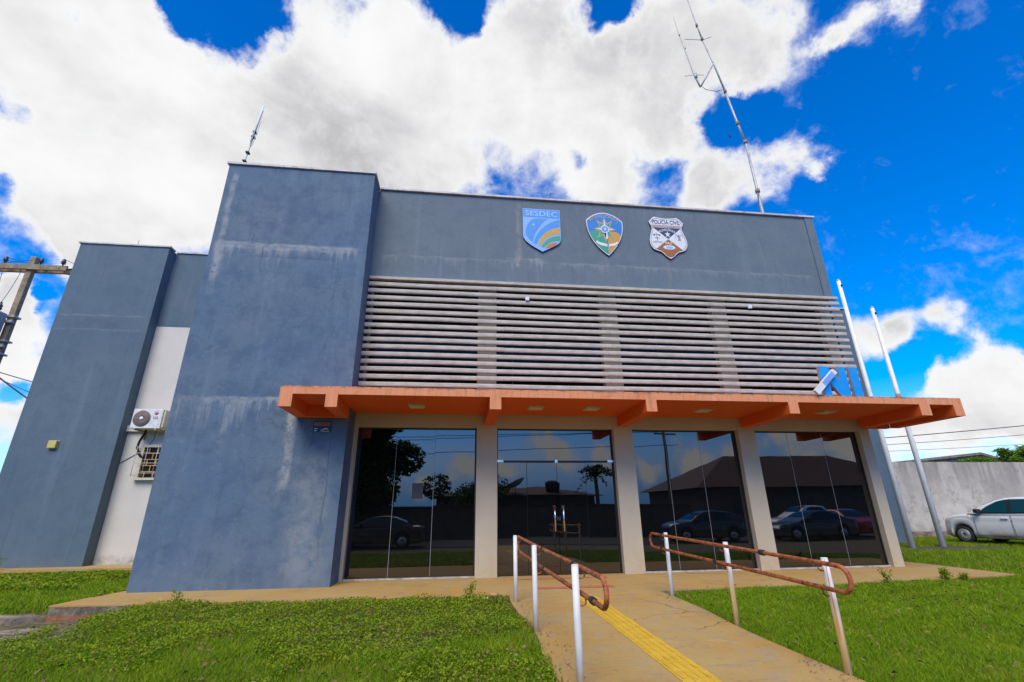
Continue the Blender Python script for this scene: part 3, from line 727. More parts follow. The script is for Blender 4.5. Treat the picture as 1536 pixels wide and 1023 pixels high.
# canopy: slab, ribs and rear beam
can = MB().box(-3.40, 11.53, 9.28, YT, 3.53, 3.69).box(-2.329, 11.53, YT, YF-.003, 3.53, 3.69)
c_ = part('canopy', M_ORANGE, can)
for a, b, yb in ((-3.40, -3.16, YT-.16), (-2.54, -2.31, YT-.16), (.67, .90, YF-.004), (3.965, 4.195, YF-.004), (7.21, 7.44, YF-.004), (10.42, 10.68, YF-.17), (11.29, 11.53, YF-.17)):
    MB().box(a, b, 9.28, yb, 3.28, 3.5299).build('canopy_rib', M_ORANGE, c_)
MB().box(-3.40, -2.325, YT-.16, YT-.003, 3.28, 3.5299).build('rear_beam', M_ORANGE, c_)
MB().box(10.683, 11.287, YF-.17, YF-.035, 3.28, 3.5299).build('rear_beam', M_ORANGE, c_)
# canopy lamps
LG = 'square lamps under the orange canopy'
def canopy_lamp(x, y, lab):
    t = thing('ceiling_light', lab, 'ceiling light', (x, y, 3.53), LG)
    MB().box(x-.17, x+.17, y-.17, y+.17, 3.500, 3.5295, bev=.006).build('frame', M_LAMPF, t)
    MB().box(x-.145, x+.145, y-.145, y+.145, 3.488, 3.4995, bev=.004).build('diffuser', M_LAMPW, t)
    return t
for x, lab in ((-.86, 'square lamp under canopy above the left glass bay'), (1.76, 'square canopy lamp above left half of the entrance door'), (3.05, 'square canopy lamp above right half of the entrance door'),
               (5.74, 'square canopy lamp above glass bay right of the entrance'), (8.86, 'square canopy lamp above the rightmost glass bay')):
    canopy_lamp(x, 10.2, lab)

# ------------------------------------------------------------------ emblems on the upper wall
def col_mat(name, c, r=.45): return simple(name, c, r, 0, .06, 9, 0)
E_SKY = col_mat('emblem_light_blue', (.20, .43, .82)); E_BLUE = col_mat('emblem_blue', (.045, .27, .66)); E_GOLD = col_mat('emblem_gold', (.58, .32, .035))
E_GREEN = col_mat('emblem_green', (.035, .33, .20)); E_ORNG = col_mat('emblem_orange', (.50, .17, .03)); E_WHITE = col_mat('emblem_white', (.74, .74, .74)); E_NAVY = col_mat('emblem_dark_navy', (.035, .06, .10))
E_DEEP = col_mat('emblem_deep_blue', (.02, .20, .55)); E_TAN = col_mat('emblem_tan', (.48, .34, .17)); E_INK = col_mat('emblem_ink', (.03, .03, .04)); E_TXT = col_mat('emblem_pale_text', (.30, .53, .86)); E_BROWN = col_mat('emblem_brown', (.36, .13, .025)); E_EDGE = col_mat('emblem_edge', (.05, .055, .06))
YS = YF-.05
def star(cx, cz, ro, ri, n, rot=90): return [(cx+(ro if i % 2 == 0 else ri)*math.cos(rad(rot+180*i/n)), cz+(ro if i % 2 == 0 else ri)*math.sin(rad(rot+180*i/n))) for i in range(2*n)]
def disc(cx, cz, a, b=None, n=24): return [(cx+a*math.cos(2*math.pi*i/n), cz+(b or a)*math.sin(2*math.pi*i/n)) for i in range(n)]
def bez(p, q, r, n=12): return [((1-t)**2*p[0]+2*t*(1-t)*q[0]+t*t*r[0], (1-t)**2*p[1]+2*t*(1-t)*q[1]+t*t*r[1]) for t in [i/n for i in range(n+1)]]
def smooth_poly(pts, n=6):
    out = []; k = len(pts)
    for i in range(k):
        p0, p1, p2, p3 = pts[i-1], pts[i], pts[(i+1) % k], pts[(i+2) % k]
        for j in range(n):
            t = j/n
            out.append(tuple(.5*(2*p1[c]+(p2[c]-p0[c])*t+(2*p0[c]-5*p1[c]+4*p2[c]-p3[c])*t*t+(3*p1[c]-p0[c]-3*p2[c]+p3[c])*t**3) for c in (0, 1)))
    return out
class Shield:
    def __init__(s, name, label, x0, z0, w, h):
        s.x0, s.z0, s.w, s.h = x0, z0, w, h
        s.t = thing(name, label, 'emblem', (x0+w/2, YF, z0+h/2))
    def q(s, poly): return [(s.x0+u*s.w, s.z0+v*s.h) for u, v in poly]
    def lay(s, name, mat, polys, lvl, parent=None):
        mb = MB()
        for p in polys: mb.plate(s.q(p), YS-.003*lvl, YS-.003*lvl+.0025)
        return mb.build(name, mat, parent or s.t)
    def body(s, poly, mat, edge):
        mb = MB().plate(s.q(poly), YS, YF-.001); b = mb.build('backing', edge, s.t)
        return s.lay('face', mat, [poly], 1)
    def text(s, name, mat, items, lvl):
        mb = MB()
        for it in items: text_mesh(mb, it[0], s.x0+it[1]*s.w, s.z0+it[2]*s.h, it[3], YS-.003*lvl, it[4] if len(it) > 4 else None, .0025, it[6] if len(it) > 6 else .012, it[5] if len(it) > 5 else None)
        return mb.build(name, mat, s.t)
s1 = Shield('emblem_shield', 'light blue shield emblem reading SESDEC with orange and green stripes, on the upper wall', 1.70, 8.09, 1.08, 1.39)
o1 = [(0, 1), (1, 1), (1, .33), (.985, .26), (.93, .2), (.8, .13), (.62, .055), (.5, 0), (.38, .055), (.2, .14), (.07, .23), (.015, .30), (0, .36)]
s1.body(o1, E_SKY, E_EDGE)
s1.lay('name_band', E_BLUE, [[(.012, .985), (.985, .985), (.985, .80), (.012, .80)]], 2)
s1.text('lettering', E_TXT, [('SESDEC', .5, .835, .165, .93)], 3)
s1.lay('disc', E_BLUE, [bez((.235, .21), (.0, .38), (.09, .53))[:-1]+bez((.09, .53), (.18, .80), (.48, .775))[:-1]+[(.66, .775)]+bez((.66, .775), (.36, .58), (.235, .21))[1:-1]], 2)
s1.lay('star', E_TXT, [star(.28, .62, .05, .017, 4)], 3)
s1.lay('swoosh', E_BLUE, [bez((.27, .19), (.42, .62), (.985, .78))+bez((.985, .60), (.52, .52), (.345, .16))], 2)
s1.lay('gold_stripe', E_GOLD, [bez((.385, .15), (.52, .53), (.985, .565))+bez((.985, .42), (.62, .42), (.455, .125))], 2)
s1.lay('green_stripe', E_GREEN, [bez((.475, .115), (.62, .37), (.985, .385))+bez((.985, .27), (.70, .27), (.535, .09))], 2)
s1.lay('orange_leaf', E_ORNG, [bez((.57, .085), (.70, .245), (.90, .22))+bez((.90, .22), (.80, .09), (.57, .085))[1:-1]], 2)

s2 = Shield('emblem_shield', 'blue green and gold shield emblem with a star, middle one on the upper wall', 3.52, 8.08, 1.12, 1.42)
o2 = smooth_poly([(.5, 1.0), (.72, .965), (.9, .86)], 1)
o2 = bez((.02, .80), (.22, .985), (.5, 1.0))[:-1]+bez((.5, 1.0), (.78, .985), (.985, .80))[:-1]+bez((.985, .80), (1.03, .38), (.545, .0))[:-1]+bez((.545, .0), (.0, .33), (.02, .80))[:-1]
def inset(poly, k, c=(.5, .52)): return [(c[0]+(u-c[0])*k, c[1]+(v-c[1])*k) for u, v in poly]
s2.body(o2, E_WHITE, E_EDGE)
i2 = inset(o2, .955)
s2.lay('blue_field', E_DEEP, [i2], 2)
left = [p for p in i2 if p[0] < .52 and p[1] < .545]; right = [p for p in i2 if p[0] > .56 and p[1] < .515]
left.sort(key=lambda p: -p[1]); right.sort(key=lambda p: p[1])
s2.lay('green_field', E_GREEN, [left+[(.53, .045)]+bez((.53, .045), (.56, .3), (.55, .42))[1:]+bez((.50, .50), (.3, .66), left[0])[:-1]], 3)
s2.lay('gold_field', E_GOLD, [[(.545, .045)]+right+bez(right[-1], (.8, .60), (.58, .52))[1:]+[(.57, .4)]], 3)
s2.lay('gold_star', E_TAN, [star(.5, .60, .30, .15, 8)], 4)
s2.lay('green_star', E_GREEN, [star(.5, .60, .22, .115, 8)], 5)
s2.lay('white_star', E_WHITE, [star(.5, .60, .235, .05, 4), [(.47, .58), (.55, .58), (.565, .40), (.53, .36), (.48, .40)]], 6)
s2.lay('centre_disc', E_WHITE, [disc(.5, .60, .115, .09)], 7); s2.lay('centre_blue', col_mat('emblem_mid_blue', (.16, .29, .72)), [disc(.5, .60, .09, .07)], 8); s2.lay('centre_star', E_WHITE, [star(.5, .60, .05, .02, 5)], 9)
s2.lay('ribbon', E_WHITE, [[(.24, .315), (.29, .325), (.33, .29), (.53, .255), (.53, .195), (.36, .225), (.25, .265)], [(.57, .195), (.74, .235), (.83, .285), (.80, .325), (.74, .29), (.57, .255)]], 5)
s2.text('lettering', E_TAN, [('ROND\u00d4NIA', .5, .875, .10, .86, .62, .01)], 4)

s3 = Shield('emblem_shield', 'white badge shaped emblem reading POLICIA CIVIL with dark blue and brown triangles', 5.40, 8.08, 1.13, 1.40)
h3 = [(.5, .965), (.60, .968), (.72, .985), (.81, 1.0), (.88, .955), (.97, .87), (.95, .82), (.915, .77), (.905, .70), (.93, .63), (.97, .54), (1.0, .44), (1.0, .35), (.975, .28), (.92, .215), (.84, .185), (.75, .165), (.68, .125), (.61, .06), (.5, 0)]
o3 = h3+[(1-u, v) for u, v in h3[-2:0:-1]]
s3.body(o3, E_WHITE, E_EDGE)
i3 = inset(o3, .94, (.5, .5)); i3b = inset(o3, .925, (.5, .5))
mb = MB(); n3 = len(i3)
q3, q3b = s3.q(i3), s3.q(i3b)
for i in range(n3):
    j = (i+1) % n3; mb.plate([q3[i], q3[j], q3b[j], q3b[i]], YS-.006, YS-.0035)
mb.build('outline', E_INK, s3.t)
s3.text('lettering', E_NAVY, [('POL\u00cdCIA CIVIL', .5, .825, .135, .86)], 3)
s3.lay('double_line', E_BROWN, [[(.10, .795), (.90, .795), (.895, .78), (.105, .78)], [(.115, .765), (.885, .765), (.88, .75), (.12, .75)]], 2)
s3.lay('navy_triangle', E_NAVY, [[(.12, .738), (.88, .738), (.5, .47)]], 2)
s3.lay('brown_triangle', E_BROWN, [[(.5, .462), (.86, .215), (.75, .185), (.66, .135), (.59, .06), (.5, .03), (.41, .06), (.34, .135), (.25, .185), (.14, .215)]], 2)
s3.lay('star', E_WHITE, [star(.5, .575, .085, .034, 5)], 3)
s3.text('arc_lettering', E_WHITE, [('ROND\u00d4NIA', .5, .665, .07, .48, .36, .01)], 3)
s3.lay('oval', E_WHITE, [disc(.5, .265, .16, .05)], 3); s3.lay('oval_centre', E_TXT, [disc(.5, .265, .10, .03)], 4)
s3.text('peace_lettering', E_WHITE, [('PAZ', .5, .335, .085, .20)], 3)
s3.lay('scales', E_INK, [[(.10, .555), (.17, .555), (.135, .525)], [(.24, .555), (.31, .555), (.275, .525)], [(.20, .42), (.212, .42), (.212, .60), (.20, .60)], [(.115, .562), (.30, .562), (.30, .568), (.115, .568)], [(.15, .475), (.27, .475), (.27, .487), (.15, .487)]], 2)
s3.text('justice_lettering', E_INK, [('JUSTI\u00c7A', .215, .365, .055, .28, None, .0)], 2)
fig = [disc(.80, .565, .028, .025, 10), [(.775, .55), (.825, .55), (.845, .44), (.76, .44)], [(.72, .60), (.735, .605), (.79, .52), (.775, .51)], [(.87, .60), (.88, .59), (.83, .52), (.82, .53)], [(.70, .50), (.71, .50), (.73, .58), (.72, .585)], [(.90, .50), (.91, .50), (.895, .60), (.885, .60)]]
s3.lay('figure', col_mat('emblem_grey', (.33, .33, .35)), fig, 2)

# ------------------------------------------------------------------ letters on the canopy
def letter(name, lab, polys, x0, z0, h):
    t = thing('sign_letter', lab, 'sign letter', (x0, 9.36, z0))
    mb = MB()
    for p in polys: mb.plate([(x0+u*h, z0+v*h) for u, v in p], 9.325, 9.40)
    mb.build('letter_body', M_ALU, t)
    mb = MB()
    for p in polys: mb.plate([(x0+u*h, z0+v*h) for u, v in p], 9.318, 9.3245)
    mb.build('letter_face', E_LET, t)
    return t
E_LET = col_mat('letter_blue_film', (.008, .30, .78), .4)
letter('n', 'blue block letter N standing on the right end of the canopy', [[(0, 0), (.27, 0), (.27, .46), (.60, 0), (.95, 0), (.95, 1), (.68, 1), (.68, .52), (.30, 1), (0, 1)]], 8.18, 3.692, .69)
letter('i', 'blue block letter I standing beside the N on the canopy', [[(0, 0), (.29, 0), (.29, 1), (0, 1)]], 8.93, 3.692, .69)
t = thing('loose_letter_stroke', 'shiny silver strip come loose and leaning across the blue letter N', 'metal strip', (8.0, 9.27, 3.69))
a, b = Vector((7.93, 9.22, 3.70)), Vector((8.50, 9.24, 4.21)); d = (b-a); L_ = d.length
rm = Matrix.Translation(a) @ Matrix.Rotation(-math.atan2(d.z, d.x), 4, 'Y')
MB().box(0, L_, -.02, .05, -.01, .115, mat=rm).build('strip_body', M_WHITE_PAINT, t)
MB().box(L_*.38, L_-.08, -.026, -.0205, -.004, .109, mat=rm).build('reflective_film', simple('pale_blue_film', (.34, .47, .74), .15, .35, .2, 5), t)

# ------------------------------------------------------------------ small fittings
t = thing('street_number_sign', 'small dark printed plate on the blue tower just below the canopy', 'sign', (-2.84, YT, 3.0))
MB().box(-3.03, -2.66, YT-.02, YT-.001, 2.975, 3.2, bev=.004).build('plate', simple('sign_black', (.03, .035, .045), .5), t)
mb = MB()
for i in range(4): mb.box(-3.01+i*.042, -2.985+i*.042, YT-.023, YT-.0205, 3.10, 3.18)
for i in range(2): mb.box(-2.725+i*.03, -2.71+i*.03, YT-.023, YT-.0205, 3.10, 3.18)
mb.build_all('pale_mark', simple('sign_grey', (.26, .25, .26), .5), t)
MB().box(-2.845, -2.735, YT-.023, YT-.0205, 3.10, 3.185).build('red_mark', simple('sign_red', (.33, .09, .07), .5), t)
MB().box(-3.025, -2.665, YT-.0225, YT-.0205, 2.98, 3.085).build('blue_band', simple('sign_blue', (.01, .06, .11), .5), t)
mb = MB(); mb.plate([(-2.88, 3.0), (-2.80, 3.05), (-2.74, 3.055), (-2.70, 3.02), (-2.76, 3.035), (-2.81, 3.025)], YT-.025, YT-.023); mb.box(-3.0, -2.93, YT-.025, YT-.023, 3.035, 3.05); mb.box(-3.0, -2.95, YT-.025, YT-.023, 2.99, 3.01); mb.box(-2.86, -2.69, YT-.025, YT-.023, 2.985, 2.995)
mb.build_all('white_mark', E_WHITE, t)
t = thing('wall_lamp', 'small yellowed plastic wall lamp on the blue wing wall', 'wall lamp', (-12.0, 15.8, 3.36))
MB().box(-12.12, -11.89, 15.70, 15.799, 3.25, 3.48, bev=.02).build('cover', M_YPLASTIC, t)
MB().box(-12.13, -11.88, 15.79, 15.80, 3.24, 3.49).build('base', M_ALU, t)
# white paper on the glass, the tint's dimming put into its colour
o = MB().box(-.95, -.70, YG-.003, YG-.0005, 1.63, 1.97).build('paper_notice', simple('tint_dimmed_paper', (.045, .05, .06), .7)); tag(o, 'sheet of paper taped to the glass left of the entrance', 'notice')
# two small caps on the louvres
for x, z, lab in ((1.76, 6.58, 'small white cap on the louvres below the SESDEC shield'), (8.02, 6.62, 'small white cap on the louvres at the right end')):
    o = MB().box(x-.05, x+.05, 10.985, 11.036, z-.05, z+.05, bev=.008).build('sensor_cap', M_WHITE_PAINT); tag(o, lab, 'sensor')

# air conditioner
ax, ay, az = -9.87, 15.82, 3.86
t = thing('air_conditioner', 'white outdoor air conditioner unit with round fan grille on recessed wall', 'air conditioner', (ax, ay, az))
MB().box(-10.27, -9.42, 15.62, 15.98, 3.96, 4.56, bev=.015).build('casing', M_ACWHITE, t)
fc = (-9.99, 15.615, 4.26)
gm = MB()
for k in range(1, 8): gm.tube([(fc[0]+.03*k*1.12*math.cos(a*math.pi/12), 15.608, fc[2]+.03*k*1.12*math.sin(a*math.pi/12)) for a in range(24)], .0045, 5, closed=True)
for k in range(24):
    a = k*math.pi/12; gm.tube([(fc[0]+.04*math.cos(a), 15.606, fc[2]+.04*math.sin(a)), (fc[0]+.245*math.cos(a+.25), 15.606, fc[2]+.245*math.sin(a+.25))], .004, 4)
gm.lathe([(.05, -.016), (.05, 0)], (fc[0], 15.612, fc[2]), 'y', 16)
mf = MB(); mf.lathe([(.25, -.004), (.25, .002)], (fc[0], 15.615, fc[2]), 'y', 32)
g0 = mf.build('fan_opening', M_ACGRILLE, t); gm.build('fan_grille', simple('grille_wire', (.34, .28, .25), .5), g0)
mb = MB(); mb.lathe([(.055, -.003), (.055, .001)], (fc[0], 15.594, fc[2]), 'y', 16); mb.build('fan_hub', M_WHITE_PAINT, g0)
mb = MB(); mb.lathe([(.055, -.002), (.055, .001)], (-9.60, 15.617, 4.43), 'y', 20); mb.build('round_logo', simple('logo_pink', (.55, .18, .24), .4), t)
mb = MB(); text_mesh(mb, 'LG', -9.60, 4.255, .075, 15.614, .13, .003, .02); mb.build('logo_lettering', simple('logo_grey', (.25, .25, .27), .4), t)
MB().box(-9.415, -9.36, 15.66, 15.95, 4.0, 4.54, bev=.01).build('valve_cover', M_BEIGE, t)
mb = MB()
for x in (-10.15, -9.55): mb.box(x, x+.04, 15.60, 16.2, 3.91, 3.955).box(x, x+.04, 16.16, 16.2, 3.70, 3.91)
mb.build_all('bracket', M_RUSTBAR, t)
mb = MB(); mb.tube([(-9.98, 15.95, 3.95), (-10.02, 15.98, 3.85), (-10.13, 16.02, 3.62), (-10.17, 16.05, 3.42), (-10.08, 16.10, 3.22), (-10.0, 16.14, 3.13), (-9.98, 16.20, 3.12)], [.03, .035, .035, .035, .04, .05, .06], 8)
mb.build('pipe', M_DARK, t)
o = MB().tube([(-9.4, 16.06, 3.83), (-9.45, 16.12, 3.6), (-9.62, 16.19, 3.36), (-9.95, 16.195, 3.1), (-10.3, 16.195, 2.86)], .009, 6).build('wall_cable', M_WIRE); tag(o, 'thin cable drooping down the white recessed wall beside the window', 'cable')
t.location += Vector((.34, 0, -.11))
# barred window
t = thing('barred_window', 'small white framed window with rusty yellow bars in the recessed wall', 'window', (-9.2, 16.2, 2.4))
MB().box(-9.72, -9.64, 16.10, 16.209, 2.42, 3.34).box(-8.6, -8.52, 16.10, 16.209, 2.42, 3.34).box(-9.72, -8.52, 16.10, 16.209, 3.34, 3.42).box(-9.76, -8.48, 16.06, 16.209, 2.35, 2.42).build('frame', M_BEIGE, t)
MB().box(-9.64, -8.6, 16.185, 16.205, 2.42, 3.34).build('pane', M_GLASS2, t)
mb = MB()
for k in range(1, 5): mb.box(-9.64, -8.6, 16.15, 16.17, 2.42+k*.184-.012, 2.42+k*.184+.012)
for k in range(5):
    for j in range(4):
        x = -9.64+(j+.5+(k % 2)*.5)*.26
        if x < -8.62: mb.box(x-.012, x+.012, 16.152, 16.168, 2.42+k*.184+.012 if k else 2.42, 2.42+(k+1)*.184-.012)
mb.build('bars', M_RUSTBAR, t)
mb = MB()
for z in (2.55, 2.85, 3.15): mb.tube([(-9.8, 16.02, z), (-8.5, 16.02, z)], .009, 6)
for x in (-9.8, -9.5, -9.2, -8.9, -8.5): mb.tube([(x, 16.02, 2.45), (x, 16.02, 3.38)], .008, 6)
for z in (2.5, 3.3): mb.tube([(-9.8, 16.02, z), (-9.8, 16.2, z)], .008, 6)
mb.build('outer_grille', M_BEIGE, t)

# ------------------------------------------------------------------ antennas on the roof
def gam(t): return t
t = thing('radio_mast', 'tall bent grey antenna mast with side arm and dipoles on the right roof', 'antenna', (9.95, 12.4, 9.6))
mp = [(10.22, 12.4, 9.6), (10.21, 12.4, 10.9), (10.20, 12.4, 11.7), (10.16, 12.4, 13.9), (10.02, 12.4, 14.75), (9.80, 12.4, 16.3), (9.56, 12.4, 17.75), (9.30, 12.4, 19.0)]
MB().tube(mp[:4], [.052, .050, .046, .042], 10).tube(mp[3:6], [.040, .038, .035], 10).tube(mp[5:], [.034, .030, .027], 10).build_all('mast', M_ALU, t)
MB().tube([mp[-1], (9.19, 12.4, 19.75), (9.02, 12.4, 21.2), (8.9, 12.4, 22.2)], [.028, .022, .018, .012], 8).build('whip', M_ALU, t)
mb = MB()
for p, r in (((10.16, 12.4, 13.9), .065), ((10.02, 12.4, 14.75), .06), ((9.80, 12.4, 16.3), .055), ((9.30, 12.4, 19.0), .05), ((9.19, 12.4, 19.75), .045), ((10.20, 12.4, 11.75), .075)): mb.lathe([(r, -.07), (r, .07)], p, 'z', 10)
mb.build_all('clamp', M_CONC, t)
arm = MB().tube([(9.56, 12.4, 17.7), (8.86, 12.4, 16.45)], .03, 8).tube([(8.82, 12.4, 16.40), (8.66, 12.4, 17.0), (8.34, 12.4, 19.2), (8.24, 12.4, 20.1)], [.03, .024, .016, .008], 8).build_all('side_arm', M_ALU, t)
mb = MB().lathe([(.05, -.12), (.06, 0), (.05, .14)], (8.72, 12.4, 16.95), 'z', 10).lathe([(.03, -.05), (.03, .05)], (8.49, 12.4, 18.4), 'z', 8).lathe([(.03, -.05), (.03, .05)], (8.36, 12.4, 19.1), 'z', 8)
mb.build_all('coil', M_ALU, arm)
mb = MB().tube([(9.30, 12.4, 18.95), (8.50, 12.3, 18.75)], .012, 6).tube([(9.30, 12.4, 18.95), (9.75, 12.45, 19.25)], .012, 6).tube([(8.66, 12.4, 17.0), (8.2, 12.3, 16.75)], .01, 6).tube([(8.66, 12.4, 17.0), (9.1, 12.45, 17.1)], .01, 6)
mb.build_all('radial_rod', M_ALU, t)
MB().tube([(8.86, 12.38, 16.42), (9.0, 12.36, 16.25), (9.4, 12.36, 16.2), (9.75, 12.36, 16.35)], .01, 6).tube([(10.19, 12.34, 11.7), (10.05, 12.3, 11.2), (9.9, 12.3, 10.6), (9.75, 12.3, 9.9)], .011, 6).build_all('cable', M_WIRE, t)
MB().tube([(9.56, 12.4, 14.2), (9.62, 12.4, 14.05)], .02, 6).build('insulator', M_DARK, t)

t = thing('dipole_antenna', 'slim pale antenna with looped dipole standing on the left tower roof', 'antenna', (-6.9, 13.2, 9.7))
MB().tube([(-7.33, 13.2, 9.7), (-6.88, 13.2, 14.3)], [.024, .018], 8).build_all('pole', M_ALU, t)
MB().tube([(-7.02, 13.15, 12.9), (-6.86, 13.15, 14.45)], .024, 8).build('radome', M_WHITE_PAINT, t)
lp = [(-6.93, 13.12, 12.75), (-6.82, 13.12, 13.75), (-6.85, 13.12, 13.85), (-6.90, 13.12, 13.75), (-7.01, 13.12, 12.75), (-6.98, 13.12, 12.65)]
MB().tube(lp, .01, 6, closed=True).build('loop', M_ALU, t)
mb = MB()
for z in (12.1, 12.45, 13.1, 13.3): xc = -7.33+.45*(z-9.7)/4.6; mb.box(xc-.045, xc+.055, 13.13, 13.26, z, z+.05)
mb.build_all('clamp', M_DARK, t)
# the lower one fixed to the tower's left side
t = thing('loop_antenna', 'small white loop antenna on a short pole at the left edge of the tower', 'antenna', (-6.1, 11.2, 7.4))
MB().tube([(-6.28, 11.3, 7.25), (-6.20, 11.3, 7.95)], .035, 8).tube([(-6.22, 11.3, 7.75), (-5.94, 11.3, 7.75)], .02, 6).build_all('pole', M_WHITE_PAINT, t)
MB().tube([(-6.22, 11.3, 8.98), (-6.20, 11.3, 9.55), (-6.13, 11.3, 9.63), (-6.06, 11.3, 9.55), (-6.10, 11.3, 8.95), (-6.17, 11.3, 8.88)], .011, 6, closed=True).tube([(-6.19, 11.3, 9.27), (-5.94, 11.3, 9.27)], .014, 6).build('loop', M_WHITE_PAINT, t)
MB().box(-6.24, -6.15, 11.25, 11.35, 9.23, 9.32).box(-6.26, -6.18, 11.25, 11.35, 7.93, 8.01).build_all('feed_box', M_DARK, t)
o = MB().tube([(-11.85, 16.4, 10.2), (-11.8, 16.4, 10.85)], .008, 5).build('whip_aerial'  , M_WIRE); tag(o, 'thin short aerial on the roof of the left wing', 'aerial')
t = thing('roof_aerial', 'thin aerial with crossed tip peeking over the facade top above the SESDEC shield', 'aerial', (2.5, 13.0, 9.7))
MB().tube([(2.55, 13, 9.8), (2.95, 13, 11.47)], .006, 6).build('rod', M_WIRE, t)
MB().tube([(2.80, 13, 11.44), (3.10, 13, 11.54)], .007, 6).tube([(2.95, 13, 11.40), (2.97, 13, 11.56)], .007, 6).build_all('crossbar', M_WIRE, t)

# ------------------------------------------------------------------ flagpoles
def flagpole(x, y, top, lab, band=None, lean=0.0):
    t = thing('flagpole', lab, 'flagpole', (x, y, -.1), 'white flagpoles')
    mb = MB().tube([(x, y, -.3), (x+lean*.5, y, top*.5), (x+lean, y, top)], [.100, .085, .070], 14); mb.build_all('pole', M_POLEW, t)
    MB().lathe([(.073, 0), (.077, .03), (.04, .07)], (x+lean, y, top), 'z', 12).build('cap', M_ALU, t)
    if band: MB().lathe([(.090, -.17), (.093, 0), (.089, .17)], (x+lean*band/top, y, band), 'z', 12).build('joint_collar', M_CONC, t)
    MB().box(x-.02+lean*.9, x+.02+lean*.9, y-.13, y-.06, top-.3, top-.22).build('pulley', M_DARK, t)
flagpole(16.0, 16.05, 10.42, 'taller white flagpole, the left one close to the blue rear wall')
flagpole(17.22, 16.05, 9.2, 'shorter white flagpole, the right one standing clear against the sky', 5.35)

# ------------------------------------------------------------------ handrails
def handrail(xp, side, ysp, yfar, ynear, lab, mats):
    """posts at xp, the double rail set off towards the ramp"""
    t = thing('handrail', lab, 'handrail', (xp[1] if isinstance(xp, tuple) else xp, ysp[1], zr(ysp[1])))
    xs_ = xp if isinstance(xp, tuple) else (xp,)*3
    xq = lambda y: float(np.interp(y, ysp[::-1], xs_[::-1]))
    for y, m in zip(ysp, mats):
        xp = xq(y); z0 = zr(y); p = MB().tube([(xp, y, z0-.15), (xp, y, z0+.972)], .0325, 16).build('post', m, t)
        MB().lathe([(.0325, 0), (.033, .006), (.028, .012)], (xp, y, z0+.972), 'z', 16).build('post_cap', M_WHITE_PAINT, p)
    xr = lambda y: xq(y)+side*.085+(y < ysp[2])*(ysp[2]-y)*(xs_[2]-xs_[1])/max(.1, ysp[1]-ysp[2])
    top = lambda y: zr(y)+.945; low = lambda y: zr(y)+.725
    pts = []
    nb = 8
    for i in range(nb+1):
        a = math.pi*i/nb; zc = (top(yfar)+low(yfar))/2; r = (top(yfar)-low(yfar))/2
        pts.append((xr(yfar), yfar-r+r*math.sin(a)+.0, zc-r*math.cos(a)))
    yl = np.linspace(yfar-.14, ynear+.14, 14)
    for y in yl[1:-1]: pts.append((xr(y), y, top(y)))
    for i in range(nb+1):
        a = math.pi*i/nb; zc = (top(ynear)+low(ynear))/2; r = (top(ynear)-low(ynear))/2
        pts.append((xr(ynear+.14), ynear+r-r*math.sin(a), zc+r*math.cos(a)))
    for y in yl[::-1][1:-1]: pts.append((xr(y), y, low(y)))
    MB().tube(pts, .0215, 12, closed=True).build('rail', M_RUST, t)
    for y in ysp:
        for f in (top, low):
            z = f(y); q = xr(y); MB().tube([(q, y, z-.02), (q, y, z-.06), (q-side*.02, y, z-.075), (xq(y)+side*.03, y, z-.075)], .0075, 8).build_all('bracket', M_RUST, t)
    return t, xr, top, low
t, xr, top, low = handrail(3.66, -1, (8.36, 6.47, 4.68), 8.85, 4.30, 'right rusty orange double handrail on three white posts beside the ramp', (M_POST, M_POSTR, M_POSTR))
def sleeve(y, f, t, xr): MB().tube([(xr(y), y-.035, f(y-.035)), (xr(y), y+.035, f(y+.035))], .032, 12).build('sleeve', M_DARK, t)
sleeve(5.55, top, t, xr); sleeve(6.62, low, t, xr); sleeve(8.30, top, t, xr); sleeve(8.36, low, t, xr)
t, xr, top, low = handrail((1.03, 1.06, 1.12), 1, (8.30, 6.55, 4.62), 8.62, 4.02, 'left rusty orange double handrail on three white posts beside the ramp', (M_POST, M_POST, M_POST))
sleeve(4.95, top, t, xr); sleeve(4.40, low, t, xr); sleeve(6.40, top, t, xr); sleeve(6.36, low, t, xr)

# ------------------------------------------------------------------ boundary wall and beyond, right
t = thing('boundary_wall', 'tall stained grey concrete boundary wall behind the white car', 'wall', (24, 21, 0))
n = 60; V = []; F = []
for i in range(n+1):
    x = 15+i*1.0; zt = 3.40+.012*math.sin(i*1.7)+random.uniform(-.008, .008)
    V += [(x, 21, -.4), (x, 21, zt), (x, 21.2, zt), (x, 21.2, -.4)]
    if i:
        o = 4*i
        for k in range(4): F.append((o-4+k, o-4+(k+1) % 4, o+(k+1) % 4, o+k))
MB().add(V, [f[::-1] for f in F]+[(0, 1, 2, 3)[::-1], tuple(4*n+k for k in range(4))]).build('wall_face', M_OLDWALL, t)
mb = MB(); mb.prism(ragged((15, 20.85), (75, 20.85), 60, .06)+[(75, 21), (15, 21)], -.4, lambda x, y: .22+.05*math.sin(x*2.3)); mb.build('footing', M_EDGE, t)
M_ROOFG = simple('fibre_cement_roof', (.20, .185, .165), .9, 0, .3, 2, .6, dirt=(.08, .075, .07, .6))
t = thing('neighbour_house', 'grey gabled house showing its roof above the boundary wall', 'house', (40, 31, 0))
MB().box(28.0, 37.6, 29.2, 36, -.3, 4.0).build('wall', M_OLDWALL, t)
V = [(26.6, 28.6, 3.78), (38.3, 28.6, 4.0), (38.3, 36.6, 4.0), (26.6, 36.6, 3.78), (35.7, 28.6, 4.64), (35.7, 36.6, 4.64)]
V2 = [(x, y, z+.16) for x, y, z in V]
